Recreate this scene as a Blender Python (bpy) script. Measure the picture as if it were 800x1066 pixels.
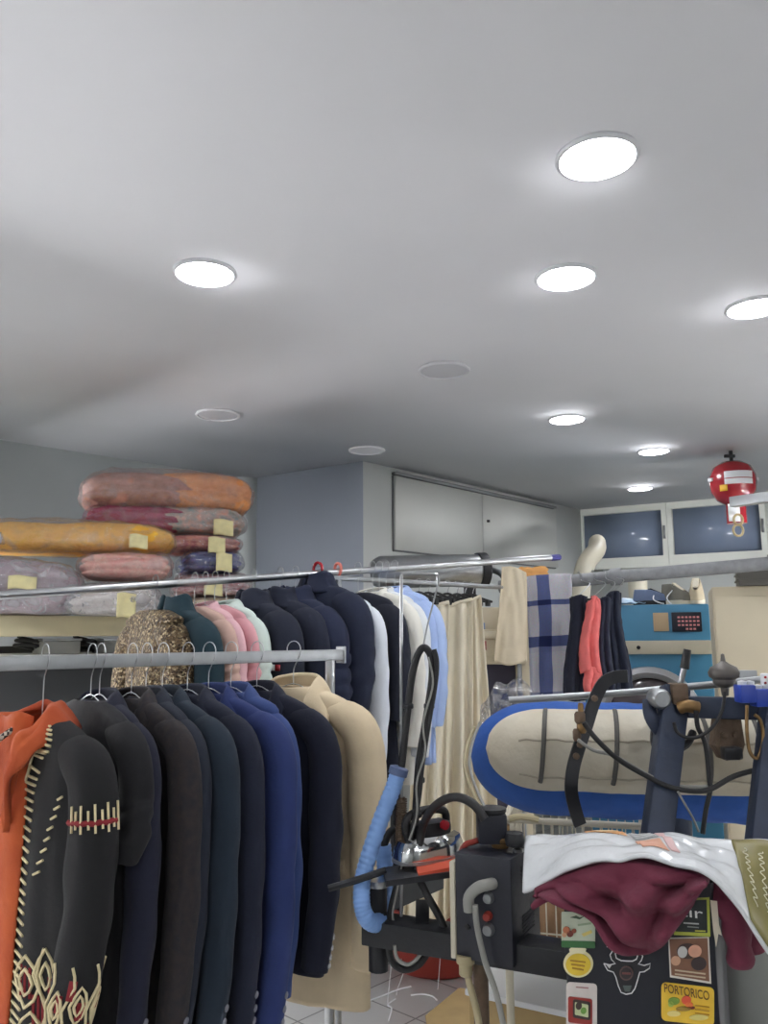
import bpy, bmesh, math, random
from mathutils import Vector as V, Matrix, noise
for o in list(bpy.data.objects): bpy.data.objects.remove(o)
SC = bpy.context.scene
COL = SC.collection
rnd = random.Random(7)
sin, cos, pi = math.sin, math.cos, math.pi

# ------------------------------------------------------------------ camera
F = 850.0; PITCH = math.radians(8.67); ROLL = math.radians(0.45); CAM = V((0, 0, 1.5))
_f = V((0, cos(PITCH), sin(PITCH))); _u = V((0, -sin(PITCH), cos(PITCH))); _x = V((1, 0, 0))
RT = _x*cos(ROLL) - _u*sin(ROLL); UP = _u*cos(ROLL) + _x*sin(ROLL)
cd = bpy.data.cameras.new('camera'); cam = bpy.data.objects.new('camera', cd); COL.objects.link(cam)
cd.sensor_fit = 'HORIZONTAL'; cd.sensor_width = 36; cd.lens = F/800*36; cd.clip_start = .05
m = Matrix((RT, UP, -_f)).transposed().to_4x4(); m.translation = CAM; cam.matrix_world = m
SC.camera = cam
def ray(px, py): return _f + RT*((px-400)/F) - UP*((py-533)/F)
def P(px, py, y): r = ray(px, py); return CAM + r*(y/r.y)          # point of the sight line at distance y
def PZ(px, py, z): r = ray(px, py); return CAM + r*((z-1.5)/r.z)    # point of the sight line at height z
# ------------------------------------------------------------------ light
w = bpy.data.worlds.new('world'); SC.world = w; w.use_nodes = True
w.node_tree.nodes['Background'].inputs[0].default_value = (.035, .05, .085, 1)
w.node_tree.nodes['Background'].inputs[1].default_value = 1.0
LAMP = 50.0; FILL_TUBE = 150.0
SC.view_settings.view_transform = 'Standard'; SC.view_settings.look = 'None'
SC.view_settings.exposure = 0.0; SC.view_settings.gamma = 1.0; SC.view_settings.use_curve_mapping = False
SC.cycles.use_denoising = True; SC.cycles.max_bounces = 8; SC.cycles.transparent_max_bounces = 24

# ------------------------------------------------------------------ materials
def s2l(c): return tuple(((v/255)/12.92 if v/255 <= .04045 else ((v/255+.055)/1.055)**2.4) for v in c) + (1,)
class NT:
    def __init__(s, name):
        s.m = bpy.data.materials.new(name); s.m.use_nodes = True; s.t = s.m.node_tree
        s.b = s.t.nodes['Principled BSDF']; s.out = s.t.nodes['Material Output']
    def n(s, ty, **k):
        nd = s.t.nodes.new(ty)
        for a, v in k.items(): setattr(nd, a, v)
        return nd
    def l(s, a, b): s.t.links.new(a, b)
def mat(name, rgb, rough=.6, metal=0, bump=0, bscale=60, var=0, vscale=6, sheen=0, rgb2=None, coat=0, fine=0):
    k = NT(name); b = k.b
    c = s2l(rgb); b.inputs['Base Color'].default_value = c
    b.inputs['Roughness'].default_value = rough; b.inputs['Metallic'].default_value = metal
    b.inputs['Sheen Weight'].default_value = sheen; b.inputs['Coat Weight'].default_value = coat
    tc = k.n('ShaderNodeTexCoord')
    if var or rgb2:
        nz = k.n('ShaderNodeTexNoise'); nz.inputs['Scale'].default_value = vscale; nz.inputs['Detail'].default_value = 5
        k.l(tc.outputs['Object'], nz.inputs['Vector'])
        rp = k.n('ShaderNodeValToRGB'); k.l(nz.outputs['Fac'], rp.inputs['Fac'])
        e = rp.color_ramp.elements; e[0].position = .3; e[1].position = .7
        c2 = s2l(rgb2) if rgb2 else tuple(min(1, v*(1+var)) for v in c[:3])+(1,)
        e[0].color = c if rgb2 else tuple(v*(1-var) for v in c[:3])+(1,); e[1].color = c2
        k.l(rp.outputs['Color'], b.inputs['Base Color'])
    if bump or fine:
        last = None
        for sc, st in ((bscale, bump), (900, fine)):
            if not st: continue
            nz = k.n('ShaderNodeTexNoise'); nz.inputs['Scale'].default_value = sc; nz.inputs['Detail'].default_value = 4
            k.l(tc.outputs['Object'], nz.inputs['Vector'])
            bp = k.n('ShaderNodeBump'); bp.inputs['Strength'].default_value = st; bp.inputs['Distance'].default_value = .012 if sc < 900 else .002
            k.l(nz.outputs['Fac'], bp.inputs['Height'])
            if last: k.l(last.outputs['Normal'], bp.inputs['Normal'])
            last = bp
        k.l(last.outputs['Normal'], b.inputs['Normal'])
    return k.m
def fabric(name, rgb, **k):
    d = dict(rough=.9, bump=.35, bscale=16, var=.1, vscale=14, sheen=.03, fine=.25); d.update(k)
    return mat(name, rgb, **d)
def emit(name, rgb, st):
    k = NT(name); k.t.nodes.remove(k.b); e = k.n('ShaderNodeEmission')
    e.inputs[0].default_value = s2l(rgb); e.inputs[1].default_value = st; k.l(e.outputs[0], k.out.inputs[0]); return k.m
def plastic_film(name, tint=(235, 235, 240), haze=.03, gloss=.42):
    k = NT(name); k.t.nodes.remove(k.b)
    tr = k.n('ShaderNodeBsdfTransparent'); gl = k.n('ShaderNodeBsdfGlossy'); df = k.n('ShaderNodeBsdfDiffuse')
    df.inputs[0].default_value = s2l(tint); gl.inputs['Roughness'].default_value = .1
    tc = k.n('ShaderNodeTexCoord'); nz = k.n('ShaderNodeTexNoise'); nz.inputs['Scale'].default_value = 26; nz.inputs['Detail'].default_value = 3
    k.l(tc.outputs['Object'], nz.inputs['Vector']); bp = k.n('ShaderNodeBump'); bp.inputs['Strength'].default_value = .9; bp.inputs['Distance'].default_value = .02
    k.l(nz.outputs['Fac'], bp.inputs['Height']); k.l(bp.outputs['Normal'], gl.inputs['Normal'])
    lw = k.n('ShaderNodeLayerWeight'); lw.inputs[0].default_value = .45; k.l(bp.outputs['Normal'], lw.inputs['Normal'])
    bp.inputs['Distance'].default_value = .035
    mu = k.n('ShaderNodeMath', operation='MULTIPLY_ADD'); k.l(lw.outputs['Fresnel'], mu.inputs[0]); mu.inputs[1].default_value = gloss; mu.inputs[2].default_value = .10
    m1 = k.n('ShaderNodeMixShader'); n2 = k.n('ShaderNodeTexNoise'); n2.inputs['Scale'].default_value = 11; n2.inputs['Detail'].default_value = 5; n2.inputs['Distortion'].default_value = 1.6; k.l(tc.outputs['Object'], n2.inputs['Vector'])
    r2 = k.n('ShaderNodeMapRange'); r2.inputs[1].default_value = .5; r2.inputs[2].default_value = .72; r2.inputs[3].default_value = haze; r2.inputs[4].default_value = haze+.20; k.l(n2.outputs['Fac'], r2.inputs[0]); k.l(r2.outputs[0], m1.inputs[0]); k.l(tr.outputs[0], m1.inputs[1]); k.l(df.outputs[0], m1.inputs[2])
    m2 = k.n('ShaderNodeMixShader'); k.l(mu.outputs[0], m2.inputs[0]); k.l(m1.outputs[0], m2.inputs[1]); k.l(gl.outputs[0], m2.inputs[2])
    k.l(m2.outputs[0], k.out.inputs[0]); return k.m

M = {}
M['ceiling'] = mat('ceiling_paint', (232, 232, 235), .75, bump=.03, bscale=3, var=.02, vscale=1.5)
M['wall_grey'] = mat('wall_grey_paint', (202, 207, 206), .8, bump=.03, bscale=8, var=.03, vscale=2)
M['wall_dark'] = mat('wall_slate_paint', (164, 171, 182), .8, bump=.03, bscale=8, var=.03, vscale=2)
M['wall_light'] = mat('wall_white_paint', (212, 215, 212), .8, bump=.03, bscale=8, var=.02, vscale=2)
M['cupboard'] = mat('cupboard_laminate', (214, 215, 210), .45, var=.02, vscale=3)
M['gap2'] = mat('grey_shadow_gap', (128, 129, 130), .8)
M['gap'] = mat('dark_gap', (70, 72, 74), .8)
M['frame_white'] = mat('window_frame_white', (226, 228, 220), .4, var=.03)
M['chrome'] = mat('brushed_steel', (186, 188, 190), .28, 1, bump=.05, bscale=200, var=.08, vscale=20)
M['galv'] = mat('galvanised_steel', (168, 171, 173), .42, .85, var=.12, vscale=14)
M['wire'] = mat('wire_steel', (200, 202, 204), .3, 1)
M['brass'] = mat('old_brass', (138, 110, 74), .45, .8, var=.25, vscale=50)
M['rust'] = mat('rusty_brown_steel', (112, 94, 78), .65, .4, bump=.3, bscale=60, var=.3, vscale=30)
M['navy_steel'] = mat('navy_painted_steel', (50, 59, 78), .42, .25, bump=.1, bscale=60, var=.18, vscale=18)
M['black_steel'] = mat('black_painted_steel', (36, 37, 41), .45, .2, bump=.08, bscale=80, var=.15, vscale=18)
M['black_box'] = mat('black_enamel', (34, 36, 46), .42, .1, bump=.1, bscale=40, var=.1, vscale=10)
M['rubber'] = mat('black_rubber', (30, 30, 32), .5, bump=.2, bscale=90)
M['grey_rubber'] = mat('grey_hose', (146, 146, 140), .55, var=.1)
M['tan_pipe'] = mat('tan_plastic_pipe', (178, 166, 132), .5, var=.1, vscale=20)
M['white_plastic'] = mat('white_plastic', (232, 234, 236), .35)
M['cream_metal'] = mat('cream_enamel', (222, 210, 182), .45, var=.04, vscale=4, bump=.03, bscale=6)
M['cream_pipe'] = mat('cream_pipe', (205, 198, 178), .5, var=.05)
M['cream_wood'] = mat('cream_board', (216, 206, 168), .6, var=.06, vscale=5)
M['blue_machine'] = mat('blue_enamel', (72, 136, 172), .4, var=.05, vscale=4)
M['red_paint'] = mat('red_gloss', (156, 36, 46), .25, coat=.4, var=.05)
M['red_plastic'] = mat('red_brown_plastic', (150, 56, 46), .45, var=.1)
M['blue_hose'] = mat('pale_blue_rubber', (126, 164, 220), .5, var=.06, vscale=30)
M['blue_cover'] = fabric('royal_blue_cloth', (46, 90, 168), bump=.5, bscale=20)
M['white_pad'] = fabric('off_white_padding', (216, 210, 194), bump=.9, bscale=14, rgb2=(198, 188, 166), vscale=5)
M['paper'] = mat('cream_paper', (232, 222, 168), .7, var=.06, vscale=40)
M['card'] = mat('brown_cardboard', (172, 148, 104), .8, var=.08, vscale=12)
M['film'] = plastic_film('clear_plastic_wrap')
M['film_white'] = plastic_film('milky_plastic_wrap', haze=.26, gloss=.5)
M['glass'] = mat('dark_window_glass', (128, 141, 164), .12, var=.1, vscale=2, coat=.3)

# ------------------------------------------------------------------ mesh builder
def spline(pts, n=4):
    pts = [V(p) for p in pts]
    if len(pts) < 3 or n <= 1: return pts
    out = []
    for i in range(len(pts)-1):
        a, b, c, d = pts[max(i-1, 0)], pts[i], pts[i+1], pts[min(i+2, len(pts)-1)]
        for k in range(n):
            t = k/n
            out.append(.5*((2*b) + (c-a)*t + (2*a-5*b+4*c-d)*t*t + (3*b-a-3*c+d)*t**3))
    out.append(pts[-1]); return out
def key(tab, t):
    for i in range(len(tab)-1):
        if t <= tab[i+1][0] or i == len(tab)-2:
            a, b = tab[i], tab[i+1]; k = (t-a[0])/(b[0]-a[0]); k = max(0, min(1, k))
            return [a[j] + (b[j]-a[j])*k for j in range(1, len(a))]
ORG = {}
def org(o):
    while o is not None:
        if o.name in ORG: return ORG[o.name]
        o = o.parent
    return V((0, 0, 0))
class MB:
    def __init__(s): s.v = []; s.f = []; s.uv = []
    def add(s, vs, fs, uv=None):
        o = len(s.v); s.v += [V(p) for p in vs]; s.f += [[i+o for i in f] for f in fs]
        s.uv += uv if uv else [(0, 0)]*len(vs); return s
    def box(s, c, sz, rz=0, bev=.004, R=None):
        bm = bmesh.new(); bmesh.ops.create_cube(bm, size=1)
        for v in bm.verts: v.co = V((v.co.x*sz[0], v.co.y*sz[1], v.co.z*sz[2]))
        if bev:
            bmesh.ops.bevel(bm, geom=list(bm.edges), offset=min(bev, min(sz)*.4), segments=2, profile=.6, affect='EDGES')
        R = R if R is not None else Matrix.Rotation(rz, 3, 'Z'); bm.verts.index_update()
        s.add([R @ v.co + V(c) for v in bm.verts], [[v.index for v in f.verts] for f in bm.faces]); bm.free(); return s
    def bar(s, a, b, wd, th, bev=.003, up=V((0, 0, 1))):           # box from a to b
        a, b = V(a), V(b); z = (b-a).normalized(); x = z.cross(up)
        if x.length < 1e-4: x = V((1, 0, 0))
        x.normalize(); y = z.cross(x); R = Matrix((x, y, z)).transposed()
        return s.box((a+b)/2, (wd, th, (b-a).length), R=R, bev=bev)
    def tube(s, pts, r, n=8, sm=4, cap=True, flat=1.0, ref=None):
        pts = spline(pts, sm) if sm > 1 else [V(p) for p in pts]; L = len(pts)
        rr = r if callable(r) else (lambda t: r)
        t0 = (pts[1]-pts[0]).normalized(); nx = V(ref) if ref is not None else (V((0, 0, 1)) if abs(t0.z) < .9 else V((1, 0, 0)))
        vs = []; fs = []
        for i, p in enumerate(pts):
            t = (pts[min(i+1, L-1)]-pts[max(i-1, 0)]).normalized()
            if ref is not None: nx = V(ref)
            nx = (nx - t*nx.dot(t)).normalized(); ny = t.cross(nx); q = rr(i/(L-1))
            for k in range(n):
                a = 2*pi*(k+.5)/n; vs.append(p + nx*cos(a)*q*flat + ny*sin(a)*q)
        for i in range(L-1):
            for k in range(n):
                fs.append([i*n+k, i*n+(k+1) % n, (i+1)*n+(k+1) % n, (i+1)*n+k])
        if cap: fs += [list(range(n))[::-1], [(L-1)*n+k for k in range(n)]]
        return s.add(vs, fs)
    def lathe(s, prof, c, R=None, n=28, sx=1, sy=1):
        R = R or Matrix.Identity(3); vs = []; fs = []; L = len(prof)
        for r, z in prof:
            for k in range(n):
                a = 2*pi*k/n; vs.append(R @ V((r*cos(a)*sx, r*sin(a)*sy, z)) + V(c))
        for i in range(L-1):
            for k in range(n): fs.append([i*n+k, i*n+(k+1) % n, (i+1)*n+(k+1) % n, (i+1)*n+k])
        fs += [list(range(n))[::-1], [(L-1)*n+k for k in range(n)]]
        return s.add(vs, fs)
    def grid(s, fn, nu, nv, cu=False):
        vs = []; uv = []; fs = []; W = nu if cu else nu+1
        for j in range(nv+1):
            for i in range(W): vs.append(fn(i/nu, j/nv)); uv.append((i/nu, j/nv))
        for j in range(nv):
            for i in range(nu):
                i2 = (i+1) % W; fs.append([j*W+i, j*W+i2, (j+1)*W+i2, (j+1)*W+i])
        return s.add(vs, fs, uv)
    def poly(s, pts, th):                                            # flat outline with thickness along th
        pts = [V(p) for p in pts]; n = len(pts); th = V(th)
        return s.add(pts+[p+th for p in pts], [list(range(n))[::-1], [n+i for i in range(n)]] + [[i, (i+1) % n, n+(i+1) % n, n+i] for i in range(n)])
    def build(s, name, m, parent=None, label=None, solid=0, sub=0, sharp=40, shift=None, kind=None):
        me = bpy.data.meshes.new(name); d = org(parent) if shift is None else shift
        me.from_pydata([v-d for v in s.v], [], s.f)
        ul = me.uv_layers.new(name='UVMap')
        for lp in me.loops: ul.data[lp.index].uv = s.uv[lp.vertex_index]
        me.shade_smooth()
        if sharp: me.set_sharp_from_angle(angle=math.radians(sharp))
        o = bpy.data.objects.new(name, me); COL.objects.link(o); me.materials.append(m)
        if parent: o.parent = parent
        if solid:
            q = o.modifiers.new('solid', 'SOLIDIFY'); q.thickness = solid; q.offset = 0
        if sub:
            q = o.modifiers.new('sub', 'SUBSURF'); q.levels = q.render_levels = sub
        if label: o['label'] = label
        if kind: o['kind'] = kind
        return o
def tag(o, label, cat, group=None):
    o['label'] = label; o['category'] = cat
    if group: o['group'] = group
    return o
def thing(name, label, cat, loc, rz=None, group=None):              # Empty at the base; rz None: parts are given in world coordinates
    o = bpy.data.objects.new(name, None); COL.objects.link(o); o.location = loc; o.empty_display_size = .05
    if rz is not None: o.rotation_euler = (0, 0, rz); ORG[o.name] = V((0, 0, 0))
    else: ORG[o.name] = V(loc)
    return tag(o, label, cat, group)
def solo(mb, name, m, label, cat, group=None, **k):                 # a thing that is one mesh
    lo = V([min(v[i] for v in mb.v) for i in range(3)]); hi = V([max(v[i] for v in mb.v) for i in range(3)])
    c = V(((lo.x+hi.x)/2, (lo.y+hi.y)/2, lo.z)); o = mb.build(name, m, shift=c, **k); o.location = c
    return tag(o, label, cat, group)
def struct(mb, name, m, **k):
    o = mb.build(name, m, **k); o['kind'] = 'structure'; return o
def nz(p, f=1, s=0): return noise.noise(V(p)*f + V((s*13.1, s*7.7, s*3.3)))
def ruled(top, bot, off=None):
    top = [V(p) for p in top]; bot = [V(p) for p in bot]
    def at(pl, u):
        x = u*(len(pl)-1); i = min(int(x), len(pl)-2); return pl[i].lerp(pl[i+1], x-i)
    ts, bs = spline(top, 6), spline(bot, 6)
    def fn(u, v):
        p = at(ts, u).lerp(at(bs, u), v)
        return p + (off(u, v) if off else V((0, 0, 0)))
    return fn

exec_order = []
# ------------------------------------------------------------------ room shell
H = 2.7
def cl(px, py): p = PZ(px, py, H); return V((p.x, p.y))
wl1, wl2 = cl(0, 458), cl(246, 496)
dk1, dk2 = cl(268, 497), cl(378, 480)
cb1, cb2 = cl(408, 487), cl(606, 531)
wn2 = cl(800, 515)
da = (wl2-wl1).normalized(); dw = (wn2-cb2).normalized()
L0 = wl1 - da*4.6
wnR = cb2 + dw*4.6
# rear-left corner, rear-right corner
db = (dk2-dk1).normalized(); R0 = L0 + db*8.6
def wall(a, b, name, m, z0=0, z1=H, th=.12):
    n = V((-(b-a).y, (b-a).x)).normalized()*th                        # outwards: polygon listed clockwise seen from above
    mb = MB(); q = [a, b, b+n, a+n]
    mb.add([V((p.x, p.y, z)) for z in (z0, z1) for p in q], [[0, 1, 2, 3][::-1], [4, 5, 6, 7]] + [[i, (i+1) % 4, 4+(i+1) % 4, 4+i] for i in range(4)])
    return struct(mb, name, m, sharp=0)
wall(L0, wl2, 'wall_left', M['wall_grey'])
wall(wl2, dk1, 'wall_corner', M['wall_grey'])
wall(dk1, dk2, 'wall_partition', M['wall_dark'])
kd = (cb2-dk2).normalized()
wall(dk2, cb2, 'wall_cupboards', M['wall_light'])
wall(wnR, R0, 'wall_right', M['wall_light'])
wall(R0, L0, 'wall_rear', M['wall_light'])
poly = [L0, wl2, dk1, dk2, cb2, wnR, R0]
mb = MB(); mb.poly([V((p.x, p.y, H)) for p in poly], (0, 0, .1)); struct(mb, 'ceiling', M['ceiling'], sharp=0)
k = NT('floor_tiles'); tc = k.n('ShaderNodeTexCoord'); mp = k.n('ShaderNodeMapping'); mp.inputs['Rotation'].default_value = (0, 0, .75)
k.l(tc.outputs['Object'], mp.inputs[0]); br = k.n('ShaderNodeTexBrick'); k.l(mp.outputs[0], br.inputs['Vector'])
br.offset = 0; br.inputs['Scale'].default_value = 1; br.inputs['Brick Width'].default_value = .33; br.inputs['Row Height'].default_value = .33
br.inputs['Mortar Size'].default_value = .004; br.inputs['Color1'].default_value = s2l((206, 205, 202)); br.inputs['Color2'].default_value = s2l((198, 197, 195))
br.inputs['Mortar'].default_value = s2l((112, 110, 108)); k.l(br.outputs['Color'], k.b.inputs['Base Color']); k.b.inputs['Roughness'].default_value = .35
mb = MB(); mb.poly([V((p.x, p.y, -.1)) for p in poly], (0, 0, .1)); struct(mb, 'floor', k.m, sharp=0)

# window wall with two openings
def wp(px, py):                                                      # point of the window wall behind a pixel
    r = ray(px, py); n = V((-dw.y, dw.x, 0)); t = (V((cb2.x, cb2.y, 0))-CAM).dot(n)/r.dot(n); return CAM + r*t
def along(p): return (V((p.x, p.y))-cb2).dot(dw)
W0, W1, W2, W3 = along(wp(608, 555)), along(wp(690, 550)), along(wp(701, 550)), along(wp(792, 545))
zT = (wp(650, 533).z + wp(745, 527).z)/2; zB = (wp(650, 583).z + wp(745, 573).z)/2
def wb(s0, s1, z0, z1, d0=0, d1=.12):                                # box in the window wall's own frame
    n = V((-dw.y, dw.x)); q = [cb2+dw*s0+n*d0, cb2+dw*s1+n*d0, cb2+dw*s1+n*d1, cb2+dw*s0+n*d1]
    return MB().add([V((p.x, p.y, z)) for z in (z0, z1) for p in q], [[0, 1, 2, 3][::-1], [4, 5, 6, 7]] + [[i, (i+1) % 4, 4+(i+1) % 4, 4+i] for i in range(4)])
def merge(*ms):
    o = MB()
    for a in ms: o.add(a.v, a.f, a.uv)
    return o
fr = .10
struct(merge(wb(0, 4.6, 0, zB-fr), wb(0, 4.6, zT+.07, H), wb(W3+.12, 4.6, zB-fr, zT+.07)), 'wall_window', M['wall_light'], sharp=0)
for i, (a, b) in enumerate(((W0, W1), (W2, W3))):
    f = .045
    o = struct(merge(wb(a-f, b+f, zT, zT+.07, -.03, .09), wb(a-f, b+f, zB-fr, zB, -.03, .09), wb(a-f, a, zB, zT, -.03, .09), wb(b, b+f, zB, zT, -.03, .09)), 'window_%d' % (i+1), M['frame_white'], sharp=20)
    struct(wb(a, b, zB, zT, .03, .045), 'window_pane', M['glass'], parent=o, sharp=0)
    struct(wb(b+.012, b+.03, (zB+zT)/2-.06, (zB+zT)/2+.06, -.05, -.03), 'window_handle', M['galv'], parent=o, sharp=0)
struct(wb(W3+.045, W3+.12, zB-fr, zT+.07, -.02, .09), 'trim_1', M['frame_white'], sharp=0)

# built-in cupboards high on the grey-white wall
kn = V((kd.y, -kd.x))                                                # towards the room
def cb(s0, s1, z0, z1, d0, d1):
    q = [dk2+kd*s0+kn*d0, dk2+kd*s1+kn*d0, dk2+kd*s1+kn*d1, dk2+kd*s0+kn*d1]
    return MB().add([V((p.x, p.y, z)) for z in (z0, z1) for p in q], [[0, 1, 2, 3], [4, 5, 6, 7][::-1]] + [[i, 4+i, 4+(i+1) % 4, (i+1) % 4] for i in range(4)])
def ks(px, py):
    r = ray(px, py); n = V((kn.x, kn.y, 0)); t = (V((dk2.x, dk2.y, 0))-CAM).dot(n)/r.dot(n); p = CAM+r*t
    return (V((p.x, p.y))-dk2).dot(kd), p.z
K0, K1, K2 = ks(408, 520)[0], ks(499, 540)[0], ks(576, 560)[0]; zC = ks(450, 577)[1]
q = dk2+kd*K0
t = thing('wall_cupboard', 'pale grey built-in cupboard with two flat doors just under the ceiling', 'cupboard', (q.x, q.y, zC))
cb(K0, K2, zC-.01, H-.06, .001, .02).build('carcass', M['gap2'], t, sharp=0)
cb(K0, K2, H-.055, H-.035, .001, .05).build('painted_shadow_line', M['gap2'], t, sharp=0)  # grey strip standing in for the shadow line under the ceiling
for a, b, kx in ((K0, K1-.008, None), (K1+.008, K2, K1+.06)):
    d = cb(a, b, zC, H-.065, .021, .04).build('door', M['cupboard'], t, sharp=0)
    if kx:
        p = dk2+kd*kx+kn*.05; zk = ks(503, 543)[1]
        MB().box((p.x, p.y, zk), (.02, .02, .02), rz=.8).build('knob', M['gap'], d)

# ------------------------------------------------------------------ ceiling lights
M['lamp'] = emit('lit_diffuser', (250, 251, 255), LAMP)
M['lamp_trim'] = mat('lamp_trim_white', (222, 222, 226), .5)
M['lamp_off'] = mat('unlit_diffuser', (206, 206, 210), .5)
def clight(p, r, lit, label):
    t = thing('ceiling_light', label, 'ceiling light', (p.x, p.y, H), rz=0, group='lit ceiling lights' if lit else 'unlit ceiling lights')
    MB().lathe([(r*.99, 0), (r*1.12, 0), (r*1.14, -.006), (r*1.1, -.012), (r*1.02, -.012), (r*.99, -.004)], (0, 0, 0), n=40).build('trim_ring', M['lamp_trim'], t)
    MB().lathe([(r, -.002), (r*.995, -.007), (r*.9, -.008), (.001, -.008)], (0, 0, 0), n=40).build('diffuser', M['lamp'] if lit else M['lamp_off'], t)
for px, py, lit, lab in ((622, 162.5, 1, 'large bright round ceiling light nearest the camera, highest in the picture'),
    (213.5, 283, 1, 'bright round ceiling light on its own above the plastic wrapped bedding'),
    (589.5, 287.6, 1, 'bright round ceiling light directly below the largest lit one'),
    (786, 319, 1, 'bright round ceiling light cut off by the right edge'),
    (590.5, 435.5, 1, 'small lit ceiling light straight above the cupboards, larger than the two near the window'),
    (681, 469, 1, 'small lit ceiling light between the fire extinguisher and the row of lamps'),
    (666.5, 508, 1, 'smallest lit ceiling light, just in front of the dark windows'),
    (462.5, 384.5, 0, 'unlit round ceiling light with pale rim, largest of the three that are off'),
    (227, 431, 0, 'unlit grey ceiling light above the plastic wrapped bedding'),
    (382, 468, 0, 'unlit ceiling light close to the slate partition corner')):
    clight(PZ(px, py, H), .093 if lit else .105, lit, lab)
for x, y in ((-1.6, .9), (-.4, -.5), (.9, .1), (2.4, 1.2), (2.6, 2.9), (-2.9, 1.9), (1.6, -1.1), (3.9, 3.2)):  # extra ceiling lights added out of view to light the room
    clight(V((x, y, H)), .093, 1, 'added lit round ceiling light out of the picture behind or beside the camera')

# suspended fill lamps, added out of view to brighten the ceiling
M['tube'] = emit('fill_lamp_tube', (252, 252, 255), FILL_TUBE); M['fill_bright'] = emit('bright_fill_tube', (252, 252, 255), FILL_TUBE*1.7); M['fill_dim'] = emit('dim_fill_tube', (252, 252, 255), FILL_TUBE*.34)
for i, (x, y, rz, dz_, lab) in enumerate(((-2.4, 2.75, .8, -1.0, 'added twin tube fill lamp, suspended just left of the bedding piles'), (-2.75, 3.65, 2.37, -.95, 'added twin tube fill lamp over the bedding shelves at the left wall'), (-2.9, 1.3, .8, -.9, 'added twin tube fill lamp by the left wall nearer the front'), (-.9, -.9, .8, -.8, 'added twin tube fill lamp behind the camera on the left'), (1.7, -.9, .8, -.8, 'added twin tube fill lamp behind the camera on the right'), (3.7, 2.5, .8, -1.3, 'added low twin tube fill lamp over the right hand aisle'), (3.2, 4.7, .8, -1.0, 'added low twin tube fill lamp by the right wall near the windows'))):
    t = thing('fill_tube_lamp', lab, 'lamp', (x, y, H), rz=rz, group='added suspended fill lamps')
    MB().box((0, 0, dz_), (1.25, .05, .05)).build('body', M['lamp_trim'], t)
    MB().box((0, 0, dz_+.085), (1.34, .34, .012)).build('fill_light_blocker', M['lamp_trim'], t)  # board added to keep the fill lamp's hot spot off the ceiling
    MB().box((0, 0, dz_+.055), (.9, .03, .07)).build('shade_bracket', M['lamp_trim'], t)
    for s_ in (-1, 1):
        MB().tube([(-.58, s_*.06, dz_), (.58, s_*.06, dz_)], .014, n=12, sm=1).build('tube', M['fill_dim' if i in (3, 4) else 'fill_bright' if i in (1, 6) else 'tube'], t)
        MB().tube([(s_*.5, 0, 0), (s_*.5, 0, dz_+.02)], .003, n=6, sm=1).build('cord', M['wire'], t)
        MB().box((s_*.6, 0, dz_), (.03, .17, .05)).build('end_holder', M['lamp_trim'], t)

# ------------------------------------------------------------------ hanging clothes
RA, RB = P(0, 691, 1.85), P(352, 679.5, 2.5)                         # front rail axis
RB.z = RA.z
RD = (RB-RA).normalized()
YAW = math.atan2(-RD.x, RD.y); FY = YAW + .21                                        # local +y along the rail, +x towards the right of the picture
def on_line(A, B, px):                                               # point of the line A-B (in plan) seen in picture column px
    lo, hi = -.5, 1.6
    for _ in range(50):
        md = (lo+hi)/2; p = A.lerp(B, md); d = p-CAM; q = 400 + F*d.dot(RT)/d.dot(_f)
        if q < px: lo = md
        else: hi = md
    return A.lerp(B, (lo+hi)/2)
def hanger(loc, yaw, z0, hw, label, drop=.10, m='wire', rr=.022, name='wire_hanger', thick=.0014):
    t = thing(name, label, 'hanger', loc, rz=yaw, group='hangers on the rails')
    h = [(-rr*cos(a), 0, rr*sin(a)) for a in [x*pi/8 for x in range(-2, 9)]] + [(rr*.9, 0, -rr*.7), (rr*.3, 0, -rr*1.7), (0, 0, -rr*2.5), (0, 0, -drop)]
    MB().tube(h, thick, n=6, sm=3).build('hook', M[m], t)
    MB().tube([(0, 0, -drop+.004), (-.05, 0, -drop-.012), (-hw, 0, -drop-.075), (-hw, 0, -drop-.085), (0, 0, -drop-.08), (hw, 0, -drop-.085), (hw, 0, -drop-.075), (.05, 0, -drop-.012), (0, 0, -drop+.004)], thick, n=6, sm=2).build('shoulder_wire', M[m], t)
    return t
def body_fn(rows, seed, fold=.006, u0=0., u1=1., quilt=0, ex=.8):
    def fn(u, v):
        z, hw, df, db = key(rows, v); a = 2*pi*(u0+(u1-u0)*u)            # a=0 front centre (-y), towards +x
        sx, cy = sin(a), cos(a)
        x = hw*math.copysign(abs(sx)**ex, sx); y = -(df if cy > 0 else db)*math.copysign(abs(cy)**ex, cy)
        am = fold*min(1, v*2.2); w = nz((a*1.3*cos(a*.5), sin(a)*2, v*1.6), 1.6, seed)*am*1.6 + sin(a*5+seed+v*1.5)*am*.5
        if quilt: w += abs(sin(v*quilt*pi))**.6*.012 - .006
        k = 1 + w/max(hw, .05); return V((x + sx*w, y*(1+.0*k) - cy*w, z))
    return fn
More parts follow.
